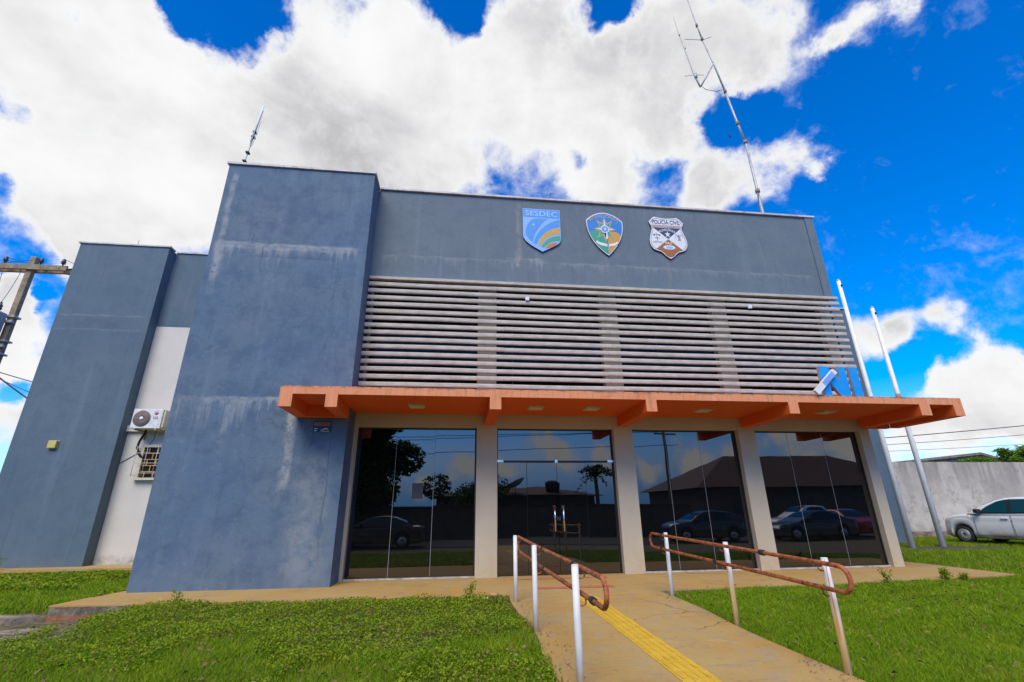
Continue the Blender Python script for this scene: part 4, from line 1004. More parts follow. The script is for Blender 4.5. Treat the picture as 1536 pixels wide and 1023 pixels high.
mb = MB(); mb.add(V+V2, [(0, 4, 10, 6), (4, 1, 7, 10), (6, 10, 11, 9), (10, 7, 8, 11), (3, 9, 11, 5), (5, 11, 8, 2), (0, 3, 5, 4), (4, 5, 2, 1), (0, 6, 9, 3), (1, 2, 8, 7)]); mb.build('roof', M_ROOFG, t)
MB().add([(28.0, 29.15, 4.0), (37.6, 29.15, 4.0), (35.7, 29.15, 4.6)], [(0, 1, 2)]).build('gable', M_OLDWALL, t)

# ------------------------------------------------------------------ foliage
def leaves_mesh(name, C, size, mat, parent=None, flat=.5, long=1.6):
    """C: numpy array of leaf centres; one kite shaped leaf of four points at each"""
    n = len(C); nrm = RNG.normal(size=(n, 3)); nrm[:, 2] = np.abs(nrm[:, 2])+flat; nrm /= np.linalg.norm(nrm, axis=1)[:, None]
    a = RNG.normal(size=(n, 3)); u = np.cross(nrm, a); u /= np.linalg.norm(u, axis=1)[:, None]; v = np.cross(nrm, u)
    s = (size*RNG.uniform(.6, 1.35, n))[:, None]
    fold = nrm*s*.18
    P = np.stack([C-u*s*long*.5, C+v*s*.45+fold, C+u*s*long*.5, C-v*s*.45+fold], 1)
    return raw_mesh(name, P.reshape(-1, 3), np.tile(np.arange(4), (n, 1))+np.arange(n)[:, None]*4, mat, RNG.uniform(0, 1, n), 4, parent)
def raw_mesh(name, V, Fq, mat, rnd, per, parent=None):
    off = np.zeros(3); p = parent
    while p is not None: off += np.array(p.location); p = p.parent
    V = V-off
    me = bpy.data.meshes.new(name); me.vertices.add(len(V)); me.vertices.foreach_set('co', V.astype(np.float32).ravel())
    k = Fq.shape[1]; me.loops.add(Fq.size); me.loops.foreach_set('vertex_index', Fq.astype(np.int32).ravel())
    me.polygons.add(len(Fq)); me.polygons.foreach_set('loop_start', np.arange(0, Fq.size, k, dtype=np.int32))
    at = me.attributes.new('rnd', 'FLOAT', 'POINT'); at.data.foreach_set('value', np.repeat(rnd, per).astype(np.float32))
    me.materials.append(mat); me.update(calc_edges=True); me.validate()
    o = bpy.data.objects.new(name, me); COL.objects.link(o)
    if parent is not None: o.parent = parent
    return o
def crown_points(blobs, dens):
    out = []
    for (x, y, z, r) in blobs:
        m = int(dens*r**2.3)
        d = RNG.normal(size=(m, 3)); d /= np.linalg.norm(d, axis=1)[:, None]
        q = d*(r*RNG.uniform(.25, 1.0, m)**.5)[:, None]*(1, 1, .8)
        # thin out in irregular pockets so that light shows through
        w = np.sin(q[:, 0]*5.1/r+x)+np.sin(q[:, 1]*4.3/r+y)+np.sin(q[:, 2]*6.0/r+z)
        q = q[w > -1.1+RNG.normal(size=m)*.3]
        out.append(q+np.array([x, y, z]))
    return np.concatenate(out)
def tree(name, lab, cat, base, h, cr, nb, leaf, mat, dens, group=None, trunk=.16, spread=1.0, lowf=.45):
    x, y, z = base; t = thing(name, lab, cat, base, group)
    blobs = []
    for i in range(nb):
        a = random.uniform(0, 6.28); rr = cr*math.sqrt(random.random())*spread; zz = z+h*(lowf+(1-lowf)*random.random())
        k = 1-.45*abs((zz-z)/h-.68)/.4
        blobs.append((x+rr*k*math.cos(a), y+rr*k*math.sin(a), zz-.3, cr*random.uniform(.28, .5)))
    mb = MB().tube([(x, y, z-.3), (x+.05*h*.2, y, z+h*.3), (x+random.uniform(-.1, .1)*h, y, z+h*.62)], [trunk*1.25, trunk*.85, trunk*.5], 9)
    for b in blobs[:min(12, nb)]:
        zs = z+h*random.uniform(.28, .5); mb.tube([(x, y, zs), ((x+b[0])/2, (y+b[1])/2, (zs+b[2])/2+.1), (b[0], b[1], b[2])], [trunk*.5, trunk*.32, trunk*.12], 6)
    mb.build('trunk', M_BARK, t)
    leaves_mesh('crown', crown_points(blobs, dens), leaf, mat, t)
    return t
# acacia like shrub and clipped bush above the wall
random.seed(3)
t = thing('feathery_tree', 'bright green feathery tree rising above the right end of the boundary wall', 'tree', (30.9, 22.8, 0))
br = MB(); C = []
br.tube([(31.2, 22.8, -.2), (31.1, 22.8, 2.6), (30.95, 22.8, 3.6)], [.12, .09, .05], 8)
for i in range(22):
    a = random.uniform(0, 6.28); L_ = random.uniform(.9, 2.1); e = random.uniform(.15, 1.2)
    p0 = Vector((30.95, 22.8, random.uniform(2.9, 3.7))); d = Vector((math.cos(a)*math.cos(e), math.sin(a)*math.cos(e), math.sin(e)))
    pts = [p0+d*L_*k/6+Vector((0, 0, -.14*L_*(k/6)**2*1.6)) for k in range(7)]
    br.tube(pts, [.03-.004*k for k in range(7)], 5)
    for k in range(1, 7):
        for q in range(60):
            w = RNG.normal(size=3)*(.20-.018*k); C.append(np.array(pts[k])*1.0+w+(np.array(pts[k-1])-np.array(pts[k]))*random.random())
br.build('trunk', M_BARK, t); leaves_mesh('crown', np.array(C), .085, M_TREEL, t, .8, 2.6)
t = thing('leafy_bush', 'yellow green rounded bush topping the boundary wall near the gable', 'bush', (27.6, 22.4, 0))
MB().tube([(27.6, 22.4, -.2), (27.6, 22.4, 3.0)], [.1, .06], 7).tube([(27.6, 22.4, 1.6), (26.9, 22.4, 3.1)], [.06, .03], 6).tube([(27.6, 22.4, 1.6), (28.3, 22.4, 3.1)], [.06, .03], 6).build_all('stem', M_BARK, t)
leaves_mesh('crown', crown_points([(26.6, 22.4, 3.40, .35), (27.1, 22.5, 3.46, .4), (27.6, 22.4, 3.5, .42), (28.1, 22.4, 3.5, .4), (28.6, 22.4, 3.4, .36), (27.6, 22.3, 2.6, .8)], 5200), .075, M_TREEL, t, .6, 1.5)

# ------------------------------------------------------------------ cars
def car(name, lab, base, paint, kind='hatch', rot=0.0, k=1.0, group=None, detail=True):
    """x runs from nose to tail, built at the origin and then placed"""
    t = thing(name, lab, 'car' if kind != 'pickup' else 'pickup truck', (0, 0, 0), group)
    if kind == 'hatch':
        Lc = 3.95; top = [(0, .62), (.03, .72), (.14, .83), (.5, .93), (1.02, .985), (1.6, .985), (2.6, 1.0), (3.4, 1.02), (3.8, 1.02), (3.92, .92), (3.95, .7)]
        roof = [(.98, .95), (1.12, 1.045), (1.45, 1.25), (1.78, 1.40), (2.05, 1.465), (2.4, 1.49), (2.8, 1.48), (3.2, 1.43), (3.55, 1.33), (3.75, 1.15), (3.88, 1.0)]
        wins = [[(1.36, 1.01), (1.62, 1.21), (1.88, 1.345), (2.05, 1.385), (2.18, 1.40), (2.18, 1.01)], [(2.27, 1.01), (2.27, 1.405), (2.7, 1.40), (3.0, 1.37), (3.14, 1.03)]]
        axles = (.72, 3.22); W0 = .85; rw = .29; belt = 1.0; doors = [(1.16, 2.22), (2.24, 3.05)]; mirx = 1.42
    elif kind == 'sedan':
        Lc = 4.5; top = [(0, .5), (.05, .62), (.2, .74), (.7, .86), (1.25, .93), (2.5, .96), (3.6, .98), (4.2, 1.0), (4.42, .95), (4.5, .66)]
        roof = [(1.15, .92), (1.5, 1.12), (1.95, 1.35), (2.25, 1.42), (2.7, 1.44), (3.1, 1.40), (3.5, 1.25), (3.85, 1.04), (3.95, .98)]
        wins = [[(1.6, .98), (2.05, 1.28), (2.3, 1.36), (2.42, 1.37), (2.42, .98)], [(2.5, .98), (2.5, 1.37), (2.9, 1.36), (3.35, 1.2), (3.5, 1.0)]]
        axles = (.85, 3.5); W0 = .87; rw = .31; belt = .97; doors = [(1.4, 2.45), (2.47, 3.3)]; mirx = 1.65
    else:
        Lc = 5.1; top = [(0, .6), (.04, .8), (.15, .98), (.7, 1.07), (1.35, 1.12), (2.5, 1.14), (3.3, 1.14), (4.9, 1.14), (5.08, 1.12), (5.1, .8)]
        roof = [(1.25, 1.10), (1.6, 1.35), (1.95, 1.62), (2.2, 1.70), (2.8, 1.72), (3.2, 1.68), (3.45, 1.3), (3.5, 1.14)]
        wins = [[(1.72, 1.16), (2.1, 1.54), (2.3, 1.6), (2.42, 1.61), (2.42, 1.16)], [(2.5, 1.16), (2.5, 1.61), (3.0, 1.59), (3.2, 1.4), (3.25, 1.16)]]
        axles = (.9, 4.05); W0 = .90; rw = .37; belt = 1.13; doors = [(1.5, 2.46), (2.48, 3.35)]; mirx = 1.75
    ip = lambda pts, x: float(np.interp(x, [p[0] for p in pts], [p[1] for p in pts]))
    Ra = rw+.055; zb0 = .19 if kind != 'pickup' else .3
    def zb(x):
        z = zb0+.06*max(0, 1-x/.35)+.06*max(0, 1-(Lc-x)/.35)
        for a in axles:
            if abs(x-a) < Ra: z = max(z, rw+math.sqrt(Ra*Ra-(x-a)**2))
        return z
    wid = lambda x: W0*(.70+.30*math.sin(min(1, max(0, x)/.42)*math.pi/2)) * (1-.12*max(0, 1-(Lc-x)/.3)**2)
    xs = set(np.round(np.linspace(0, Lc, 90), 4))
    for a in axles:
        for s_ in (-1, 1): xs |= {round(a+s_*(Ra-.0005), 4), round(a+s_*(Ra+.0005), 4), round(a+s_*Ra*.97, 4), round(a+s_*Ra*.9, 4)}
    xs = sorted(xs)
    half = [(0, 0.0), (.86, 0.0), (.97, .05), (1.0, .22), (1.0, .45), (.995, .62), (.975, .70), (.985, .78), (.95, .93), (.88, .985), (.5, 1.02), (0, 1.04)]
    ring = half+[(-w, f) for w, f in half[-2:0:-1]]
    V = []; F = []
    for x in xs:
        b, tp, w = zb(x), ip(top, x), wid(x)
        for (wf, f) in ring: V.append((x, wf*w, b+(tp-b)*f))
    n = len(ring)
    for i in range(len(xs)-1):
        for j in range(n): F.append((i*n+j, (i+1)*n+j, (i+1)*n+(j+1) % n, i*n+(j+1) % n))
    F += [tuple(range(n)), tuple((len(xs)-1)*n+j for j in range(n))[::-1]]
    mb = MB().add(V, F, True)
    # greenhouse
    zr_ = max(p[1] for p in roof); wt = lambda z: W0*(.965-.27*max(0, z-belt)/(zr_-belt))
    xs2 = np.linspace(roof[0][0], roof[-1][0], 46); V = []; F = []
    gr = [(1.0, -.10), (1.0, .0), (1.0, .9), (.96, .965), (.80, 1.0), (.4, 1.015), (0, 1.02)]
    gring = gr+[(-w, f) for w, f in gr[-2::-1]]
    for x in xs2:
        zt = ip(roof, x)
        for (wf, f) in gring:
            z = belt-.02+(zt-belt+.02)*f; V.append((x, wf*wt(min(z, zt)), z if zt > belt else min(z, zt)))
    n = len(gring)
    for i in range(len(xs2)-1):
        for j in range(n-1): F.append((i*n+j, (i+1)*n+j, (i+1)*n+j+1, i*n+j+1))
    mb.add(V, F, True)
    body = mb.build('body', paint, t)
    for s_ in (-1, 1):
        for wi, wn in enumerate(wins):
            mg = MB(); cxx = sum(p[0] for p in wn)/len(wn); czz = sum(p[1] for p in wn)/len(wn)
            for nm_, kk, off, mt_, hold in (('window_trim', 1.13, .006, M_FRAME, 0), ('window', .985, .010, M_CARGLASS, 1)):
                pts3 = [(cxx+(px-cxx)*kk, s_*(wt(czz+(pz-czz)*kk)+off), czz+(pz-czz)*kk) for px, pz in wn]
                MB().add(pts3, [tuple(range(len(pts3))) if s_ < 0 else tuple(range(len(pts3)))[::-1]]).build(nm_, mt_, t)
        for (a, b) in doors if detail else []:
            ss = MB(); zt = belt-.035
            def sidep(x, f):
                bb, tp, w = zb(x), ip(top, x), wid(x); fs = [h[1] for h in half[:9]]; ws = [h[0] for h in half[:9]]
                return (x, s_*(w*float(np.interp(f, fs, ws))+.003), bb+(tp-bb)*f)
            fl = np.linspace(.12, .93, 9)
            loop = [sidep(a+.02*(1-f), f) for f in fl]+[sidep(b, f) for f in fl[::-1]]
            dr = ss.tube(loop, .0045, 5, closed=True).build('door', M_FRAME, t)
            hx = b-.16; p = sidep(hx, .80)
            MB().box(hx-.10, hx+.10, min(p[1], p[1]+s_*.03), max(p[1], p[1]+s_*.03), p[2]-.018, p[2]+.018, bev=.008).build('handle', paint, dr)
        # mirror
        MB().box(mirx-.09, mirx+.05, *sorted((s_*(wt(belt)+.02), s_*(wt(belt)+.20))), belt+.0, belt+.13, bev=.03).build('mirror', M_DARK, t)
        # lamps
        yl = wid(.15)
        MB().add([(.05, s_*yl*.80, .64), (.16, s_*(wid(.16)*.985+.006), .66), (.42, s_*(wid(.42)*.975+.008), .77), (.44, s_*(wid(.44)*.95+.006), .80), (.22, s_*wid(.22)*.90, .775), (.07, s_*yl*.76, .70)], [tuple(range(6)) if s_ < 0 else tuple(range(6))[::-1]]).build('headlight', M_HEADLAMP, t)
        MB().box(Lc-.08, Lc-.0, *sorted((s_*W0*.60, s_*W0*.84)), .72, .95, bev=.02).build('tail_light', M_TAIL, t)
        for a in axles:
            yc = s_*(W0-.10)
            wl = MB().lathe([(rw*.66, -.085), (rw*.93, -.095), (rw, -.065), (rw, .065), (rw*.93, .095), (rw*.66, .085)], (a, yc, rw), 'y', 36).build('wheel', M_DARK, t)
            rm_ = MB(); yo = yc+s_*.075
            rm_.lathe([(rw*.67, -.02), (rw*.70, 0), (rw*.67, .02)], (a, yo, rw), 'y', 30)
            for q in range(10):
                an = q*math.pi/5; rm_.tube([(a+.03*math.cos(an), yo+s_*.012, rw+.03*math.sin(an)), (a+rw*.64*math.cos(an+.1), yo+s_*.0, rw+rw*.64*math.sin(an+.1))], [.028, .018], 6)
            rm_.lathe([(.05, -.015), (.045, .015)], (a, yo+s_*.012, rw), 'y', 14)
            rm_.build('rim', M_RIM, wl)
    # windscreen and rear window
    for (ia, ib) in ((.10, .80), (.86, .99)):
        if ia < .5: xa, xb = roof[1][0]+.02, roof[3][0]-.04
        else: xa, xb = roof[-3][0]+.02, roof[-1][0]-.06
        V = []; F = []
        for q in range(7):
            x = xa+(xb-xa)*q/6; z = ip(roof, x)
            for j in range(7): V.append((x, wt(z)*.88*(j/3-1), z+.012+.012*(1-abs(j/3-1))))
        for q in range(6):
            for j in range(6): F.append((q*7+j, (q+1)*7+j, (q+1)*7+j+1, q*7+j+1))
        MB().add(V, F, True).build('windscreen' if ia < .5 else 'rear_window', M_CARGLASS, t)
    MB().box(-.008, .03, -.42, .42, .36, .50, bev=.01).build('grille', M_DARK, t)
    if kind == 'pickup': MB().box(3.6, 5.0, -.74, .74, 1.10, 1.19).build('bed_cover', M_DARK, t)
    t.location = base; t.scale = (k, k, k); t.rotation_euler = (0, 0, rot)
    return t
def paint_mat(name, c, coat=.6, dirt=.25):
    m, g = new_mat(name); n = g.noise(g.O, 2.5, 5, .6).outputs[0]
    Z = g.n('ShaderNodeSeparateXYZ', {0: g.O}).outputs[2]
    cc = g.mix(g.m('MULTIPLY', g.rng(Z, .55, .15), g.rng(n, .3, .6)), c, (.35, .22, .12))
    g.put(g.b, 'Base Color', cc); g.put(g.b, 'Roughness', .32); g.put(g.b, 'Coat Weight', coat); g.put(g.b, 'Coat Roughness', .08)
    return m
P_WHITE = paint_mat('white_car_paint', (.80, .80, .79)); P_RED = paint_mat('red_car_paint', (.42, .02, .015)); P_DARK = paint_mat('dark_car_paint', (.03, .035, .04))
def carglass():
    m, g = new_mat('car_window_glass'); g.put(g.b, 'Base Color', (.006, .055, .075)); g.put(g.b, 'Roughness', .03); g.put(g.b, 'IOR', 1.3); return m
M_CARGLASS = carglass()
M_HEADLAMP = simple('headlamp_plastic', (.10, .105, .11), .12, .0, .2, 20); M_TAIL = simple('tail_lamp', (.30, .01, .01), .15); M_RIM = simple('wheel_rim', (.45, .45, .46), .35, .6, .1, 8)
car('hatchback_car', 'white hatchback parked on the grass in front of the grey boundary wall', (20.30, 18.05, .0), P_WHITE, 'hatch', rad(-84), 1.10)

# ------------------------------------------------------------------ utility pole at the left
t = thing('utility_pole', 'weathered concrete utility pole with crossarm and insulators at the far left', 'utility pole', (-18.25, 20, 0))
px, py = -18.25, 20.0
MB().add([], []).box(px-.115, px+.115, py-.10, py+.10, -.5, 11.85, bev=.02).build('pole_shaft', M_CONC, t)
ca = MB().box(px-1.9, px+1.5, py-.20, py-.115, 11.18, 11.42, bev=.015).box(px-1.9, px+1.5, py+.115, py+.20, 11.18, 11.42, bev=.015)
ca.build_all('crossarm', M_CONC, t)
for dx in (-1.7, -.95, .42, 1.28):
    mb = MB().lathe([(.03, 0), (.03, .08), (.09, .10), (.06, .14), (.10, .17), (.06, .22), (.075, .27), (.03, .33)], (px+dx, py-.16, 11.42), 'z', 14); mb.build('insulator', M_PORC, t)
mb = MB()
for z in (9.0, 7.95, 7.4): mb.box(px-.19, px+.19, py-.17, py+.17, z, z+.07)
for dx in (-1.3, -.5, .5, 1.2): mb.tube([(px+dx, py-.26, 11.3), (px+dx, py+.26, 11.3)], .018, 6)
mb.build_all('steel_band', M_ALU, t)
MB().tube([(px+1.45, py-.15, 11.25), (px+1.75, py-.15, 11.3)], .035, 8).build('end_insulator', M_PORC, t)
t = thing('transformer', 'grey distribution transformer with dark bushings hung on the utility pole', 'transformer', (px-.62, py-.2, 7.6))
MB().box(px-.95, px-.02, py-.75, py-.2, 7.6, 9.1, bev=.05).build('tank', simple('transformer_grey', (.33, .34, .36), .5), t)
mb = MB()
for k in range(5): mb.box(px-.95+k*.2, px-.92+k*.2, py-.82, py-.75, 7.75, 8.95)
mb.build_all('cooling_fin', simple('transformer_fin', (.28, .29, .31), .5), t)
for dx, dy in ((-.15, -.5), (-.45, -.5), (-.75, -.5)):
    MB().lathe([(.05, 0), (.09, .06), (.06, .12), (.09, .18), (.05, .24), (.03, .36)], (px+dx, py+dy, 9.15), 'z', 12).build('bushing', M_PORC, t)
MB().box(px-.2, px+.2, py-.21, py-.1, 8.75, 8.85).build_all('bracket', M_ALU, t)
MB().box(px-.2, px+.2, py-.21, py-.1, 7.7, 7.8).build_all('bracket', M_ALU, t)
def wire(lab, a, b, sag=.3, r=.014, n=18, group=None):
    a = Vector(a); b = Vector(b); pts = [a.lerp(b, i/n)+Vector((0, 0, -sag*4*(i/n)*(1-i/n))) for i in range(n+1)]
    o = MB().tube(pts, r, 5).build('power_line', M_WIRE); tag(o, lab, 'power line', group); return o
GW = 'power lines at the left utility pole'
wire('power line running off left from the crossarm end insulator', (px-1.7, py-.16, 11.72), (-44, 26, 12.6), .4, .012, group=GW)
wire('power line from the insulator beside the pole top, running off left', (px+.42, py-.16, 11.72), (-44, 27.5, 13.8), .5, .012, group=GW)
wire('power line looping over the pole top towards the building', (px+1.28, py-.16, 11.72), (-6, 34, 12.0), .5, .012, group=GW)
wire('power line from the left insulator passing behind the blue wing', (px-.95, py-.16, 11.72), (-6, 35, 12.6), .2, .012, group=GW)
wire('upper service wire dropping from the pole towards the blue wing', (px+.1, py, 6.75), (-8, 24, 4.8), .25, .018)
wire('lower service wire bundle dropping from the pole towards the blue wing', (px+.1, py, 6.65), (-11, 21, 2.6), .3, .03)
wire('thin service wire between the two drop cables at the pole', (px+.1, py, 6.55), (-9, 22, 3.4), .3, .014)
wire('jumper cable hanging from crossarm to transformer', (px-.95, py-.16, 11.5), (px-.45, py-.4, 9.5), .25, .01)
wire('slack jumper cable from pole top to transformer bushing', (px-.2, py-.16, 11.1), (px-.75, py-.1, 9.5), .5, .01)
GR = 'power lines over the boundary wall'
for i, (za, zb_, yy, lab) in enumerate(((6.75, 9.55, 40, 'uppermost dark power line over the boundary wall'), (6.35, 8.6, 41, 'middle thin power line over the boundary wall'), (6.05, 7.6, 42, 'lowest thin power line over the boundary wall'))):
    wire(lab, (30, yy, za), (64, yy, zb_), .15, (.04, .025, .02)[i], group=GR)

# ------------------------------------------------------------------ across the street (seen mirrored in the glass)
random.seed(21)
M_TILE = simple('clay_roof_tile', (.10, .05, .032), .85, 0, .35, 6, .6); M_FARWALL = simple('painted_far_wall', (.11, .085, .065), .9, 0, .2, 2)
t = thing('street_wall', 'tan street wall with a tiled capping across the road', 'wall', (8, -11.2, -.3))
MB().box(-16, 17, -11.3, -11.1, -.5, 1.65).build('wall_face', M_FARWALL, t); MB().box(-16.02, 17.02, -11.42, -10.98, 1.651, 1.76).build('capping', M_TILE, t)
def hip_house(lab, x0, x1, y0, y1, ze, zr__, mat):
    t = thing('house', lab, 'house', ((x0+x1)/2, (y0+y1)/2, -.3), 'houses across the street')
    MB().box(x0+.7, x1-.7, y0+.7, y1-.7, -.5, ze).build('wall', M_FARWALL, t)
    ym = (y0+y1)/2; d = (y1-y0)/2
    MB().add([(x0, y0, ze), (x1, y0, ze), (x1, y1, ze), (x0, y1, ze), (x0+d, ym, zr__), (x1-d, ym, zr__)], [(0, 1, 5, 4), (1, 2, 5), (2, 3, 4, 5), (3, 0, 4), (3, 2, 1, 0)]).build('roof', mat, t)
    for x in (x0+3, x1-4): MB().box(x, x+1.4, y1-.72, y1-.66, 1.0, 2.1).build('window', M_FRAME, t)
    return t
hip_house('large house with a dark hipped roof across the street', 18.6, 41, -25, -13, 3.0, 6.0, M_TILE)
hip_house('low house with tiled roof behind the street wall', -2, 12, -24, -15, 2.45, 3.2, M_TILE)
t = thing('satellite_dish', 'round satellite dish on the low house roof', 'satellite dish', (4.9, -16, 2.6))
mb = MB(); rm = Matrix.Translation((4.9, -16, 3.35)) @ Matrix.Rotation(rad(14), 4, 'X') @ Matrix.Rotation(rad(-26), 4, 'Y')
m2 = MB().lathe([(.05, -.16), (.5, -.10), (.85, .06), (.84, .08), (.5, -.07), (.04, -.13)], (0, 0, 0), 'z', 24); mb.add([rm @ Vector(v) for v in m2.v], m2.f, True); mb.build('dish', M_ALU, t)
MB().tube([(4.9, -16, 2.4), (4.9, -16, 3.3)], .04, 8).build_all('mast', M_ALU, t)
t = thing('water_tank', 'dark water tank on the low house roof', 'water tank', (7.9, -16.5, 2.6)); MB().lathe([(.5, 0), (.58, .5), (.55, .75), (.2, .85)], (7.9, -16.5, 2.7), 'z', 20).build('tank', M_DARK, t)
tree('shade_tree', 'big dark leafy shade tree across the street', 'tree', (-7.2, -12.4, -.3), 10.5, 4.6, 30, .24, M_TREE, 420, trunk=.4, lowf=.25)
tree('round_tree', 'lower round tree across the street', 'tree', (.6, -14.5, -.3), 3.9, 3.4, 18, .18, M_TREE, 480, trunk=.2, lowf=.15)
t = thing('palm_tree', 'palm tree with drooping fronds across the street', 'palm', (11.3, -15, -.3))
MB().tube([(11.3, -15, -.4), (11.35, -15, 2.2), (11.3, -15, 4.0)], [.2, .15, .13], 9).build('trunk', M_BARK, t)
C = []
for i in range(26):
    a = i*2.4; e = random.uniform(-.2, 1.2); d = Vector((math.cos(a)*math.cos(e), math.sin(a)*math.cos(e), math.sin(e)))
    for k in range(40):
        f = k/40*1.9; p = Vector((11.3, -15, 4.0))+d*f+Vector((0, 0, -.3*f*f)); C.append(np.array(p)+RNG.normal(size=3)*.06)
leaves_mesh('crown', np.array(C), .11, M_TREE, t, .3, 3.0)
t = thing('street_pole', 'utility pole with crossarm across the street', 'utility pole', (16.5, -14, -.3))
MB().tube([(16.5, -13.2, -.5), (16.5, -13.2, 10)], [.16, .11], 10).build('pole_shaft', M_CONC, t); MB().box(15.6, 17.4, -13.05, -12.95, 7.0, 7.12).box(15.9, 17.1, -13.05, -12.95, 8.6, 8.72).build_all('crossarm', M_CONC, t)
for i, (z, zz) in enumerate(((7.2, 6.4), (7.2, 7.0), (8.8, 8.4), (6.2, 5.6))):
    wire(('lowest','second lowest','second highest','highest')[(1, 2, 3, 0)[i]]+' power line along the far side of the street', (16.5+(i-1)*.5, -12.9, z), (-30, -12-i*.5, zz), .5, .022, group='power lines across the street'); 
car('pickup_truck', 'white pickup truck parked along the street opposite', (19.6, -6.6, -.3), P_WHITE, 'pickup', 0, 1.05, 'cars parked in the street', False)
car('parked_car', 'dark saloon parked in the street opposite the right windows', (18.0, -4.0, -.3), P_DARK, 'sedan', 0, 1.05, 'cars parked in the street', False)
car('parked_car', 'red hatchback parked nose towards the station', (24.0, -3.4, -.3), P_RED, 'hatch', rad(-90), 1.05, 'cars parked in the street', False)
car('parked_car', 'dark saloon parked in the street opposite the tower', (-6.2, -4.1, -.3), P_DARK, 'sedan', 0, 1.05, 'cars parked in the street', False)
car('parked_car', 'dark hatchback parked in the street opposite the ramp', (11.8, -4.2, -.3), P_DARK, 'hatch', 0, 1.08, 'cars parked in the street', False)

# ------------------------------------------------------------------ grass and weeds
def in_poly(x, y, poly):
    c = np.zeros(len(x), bool); j = len(poly)-1
    for i in range(len(poly)):
        xi, yi = poly[i]; xj, yj = poly[j]
        hit = ((yi > y) != (yj > y)) & (x < (xj-xi)*(y-yi)/((yj-yi) if yj != yi else 1e-9)+xi); c ^= hit; j = i
    return c
slab_poly = poly_slab = pts_slab = [(-6.38, 9.28), (-4.6, 9.16), (-2.5, 8.98), (1.0, 8.93), (3.66, 8.95), (8, 9.12), (11.75, 9.45), (11.8, 12.3), (10.9, 30), (-6.1, 30), (-6.12, 10.7)]
gzv = np.vectorize(gz)
def vnoise(x, y, s, seed):
    r = np.random.default_rng(seed); out = np.zeros(len(x))
    for k in range(6):
        a = r.uniform(0, 6.28); f = s*r.uniform(.6, 1.9); out += np.sin(f*(x*math.cos(a)+y*math.sin(a))+r.uniform(0, 6.28))
    return out/6
def scatter(n, x0, x1, y0, y1):
    x = RNG.uniform(x0, x1, n); y = RNG.uniform(y0, y1, n)
    edge = RNG.normal(size=n)*.035
    ok = ~in_poly(x, y, slab_poly)
    le = 1.0+.05*np.sin(y*2.1)+.05*np.clip((7-y)/2.5, 0, 1)+edge-.02+.06*vnoise(x, y, 5, 3); re = 3.66+.03*np.sin(y*1.7+1)+edge*.7+.01
    ok &= ~((x > le) & (x < re) & (y < 9.0))
    ok &= ~((y > 15.1) & (x < 0)); ok &= ~((x < -6.45) & (y > 9.08) & (y < 9.32))
    bed = (((x-16.6)/2.6)**2+((y-15.45)/.75)**2) < 1+.5*vnoise(x, y, 3, 5); ok &= ~bed
    ok &= ~((x > 10.9) & (x < 17.5) & (y > 17.5)); ok &= y < 20.9
    # keep what the camera could see from here or a few steps aside
    ok &= (y > 2.4) & (np.abs(x-.12*y) < 1.35*y+1.5)
    return x[ok], y[ok]
def blades(name, x, y, h, w, mat, lean=.45):
    n = len(x); z = gzv(x, y)-.005; a = RNG.uniform(0, 6.283, n); hh = h*RNG.uniform(.55, 1.25, n); ww = w*RNG.uniform(.7, 1.3, n)
    b = RNG.uniform(0, 6.283, n); L_ = hh*RNG.uniform(.05, lean*2, n)
    base = np.stack([x, y, z], 1); side = np.stack([np.cos(a), np.sin(a), 0*a], 1)*ww[:, None]*.5
    dl = np.stack([np.cos(b), np.sin(b), 0*b], 1); up_ = np.array([0, 0, 1.0])
    mid = base+up_*(hh*.6)[:, None]+dl*(L_*.35)[:, None]; tip = base+up_*hh[:, None]+dl*L_[:, None]
    P = np.stack([base-side, base+side, mid+side*.8, mid-side*.8, tip+side*.12, tip-side*.12], 1).reshape(-1, 3)
    k = np.arange(n)[:, None]*6
    Fq = np.concatenate([k+np.array([[0, 1, 2, 3]]), k+np.array([[3, 2, 4, 5]])], 0)
    o = raw_mesh(name, P, Fq, mat, RNG.uniform(0, 1, n), 6); return o
# right lawn, mown but shaggy
x, y = scatter(640000, 3.5, 15.5, 2.4, 9.9)
keep = RNG.uniform(size=len(x)) < np.clip((6.0/np.hypot(x, y))**1.1, .25, 1)
x, y = x[keep], y[keep]; hv = .060+.022*vnoise(x, y, 2.2, 8)+.016*vnoise(x, y, 8, 9)+.03*(RNG.uniform(size=len(x)) > .93)
o = blades('lawn', x, y, hv, .0062*np.clip(np.hypot(x, y)/6, .9, 2), M_BLADE, .7); tag(o, 'bright green lawn grass right of the ramp', 'grass', kind='stuff')
# back lawn on the right
x, y = scatter(150000, 10.9, 34, 9.3, 20.9)
hv = .10+.05*vnoise(x, y, 1.6, 12)
o = blades('lawn', x, y, hv, .018, M_BLADE2, .6); tag(o, 'rougher grass between the walkway and the boundary wall', 'grass', kind='stuff')
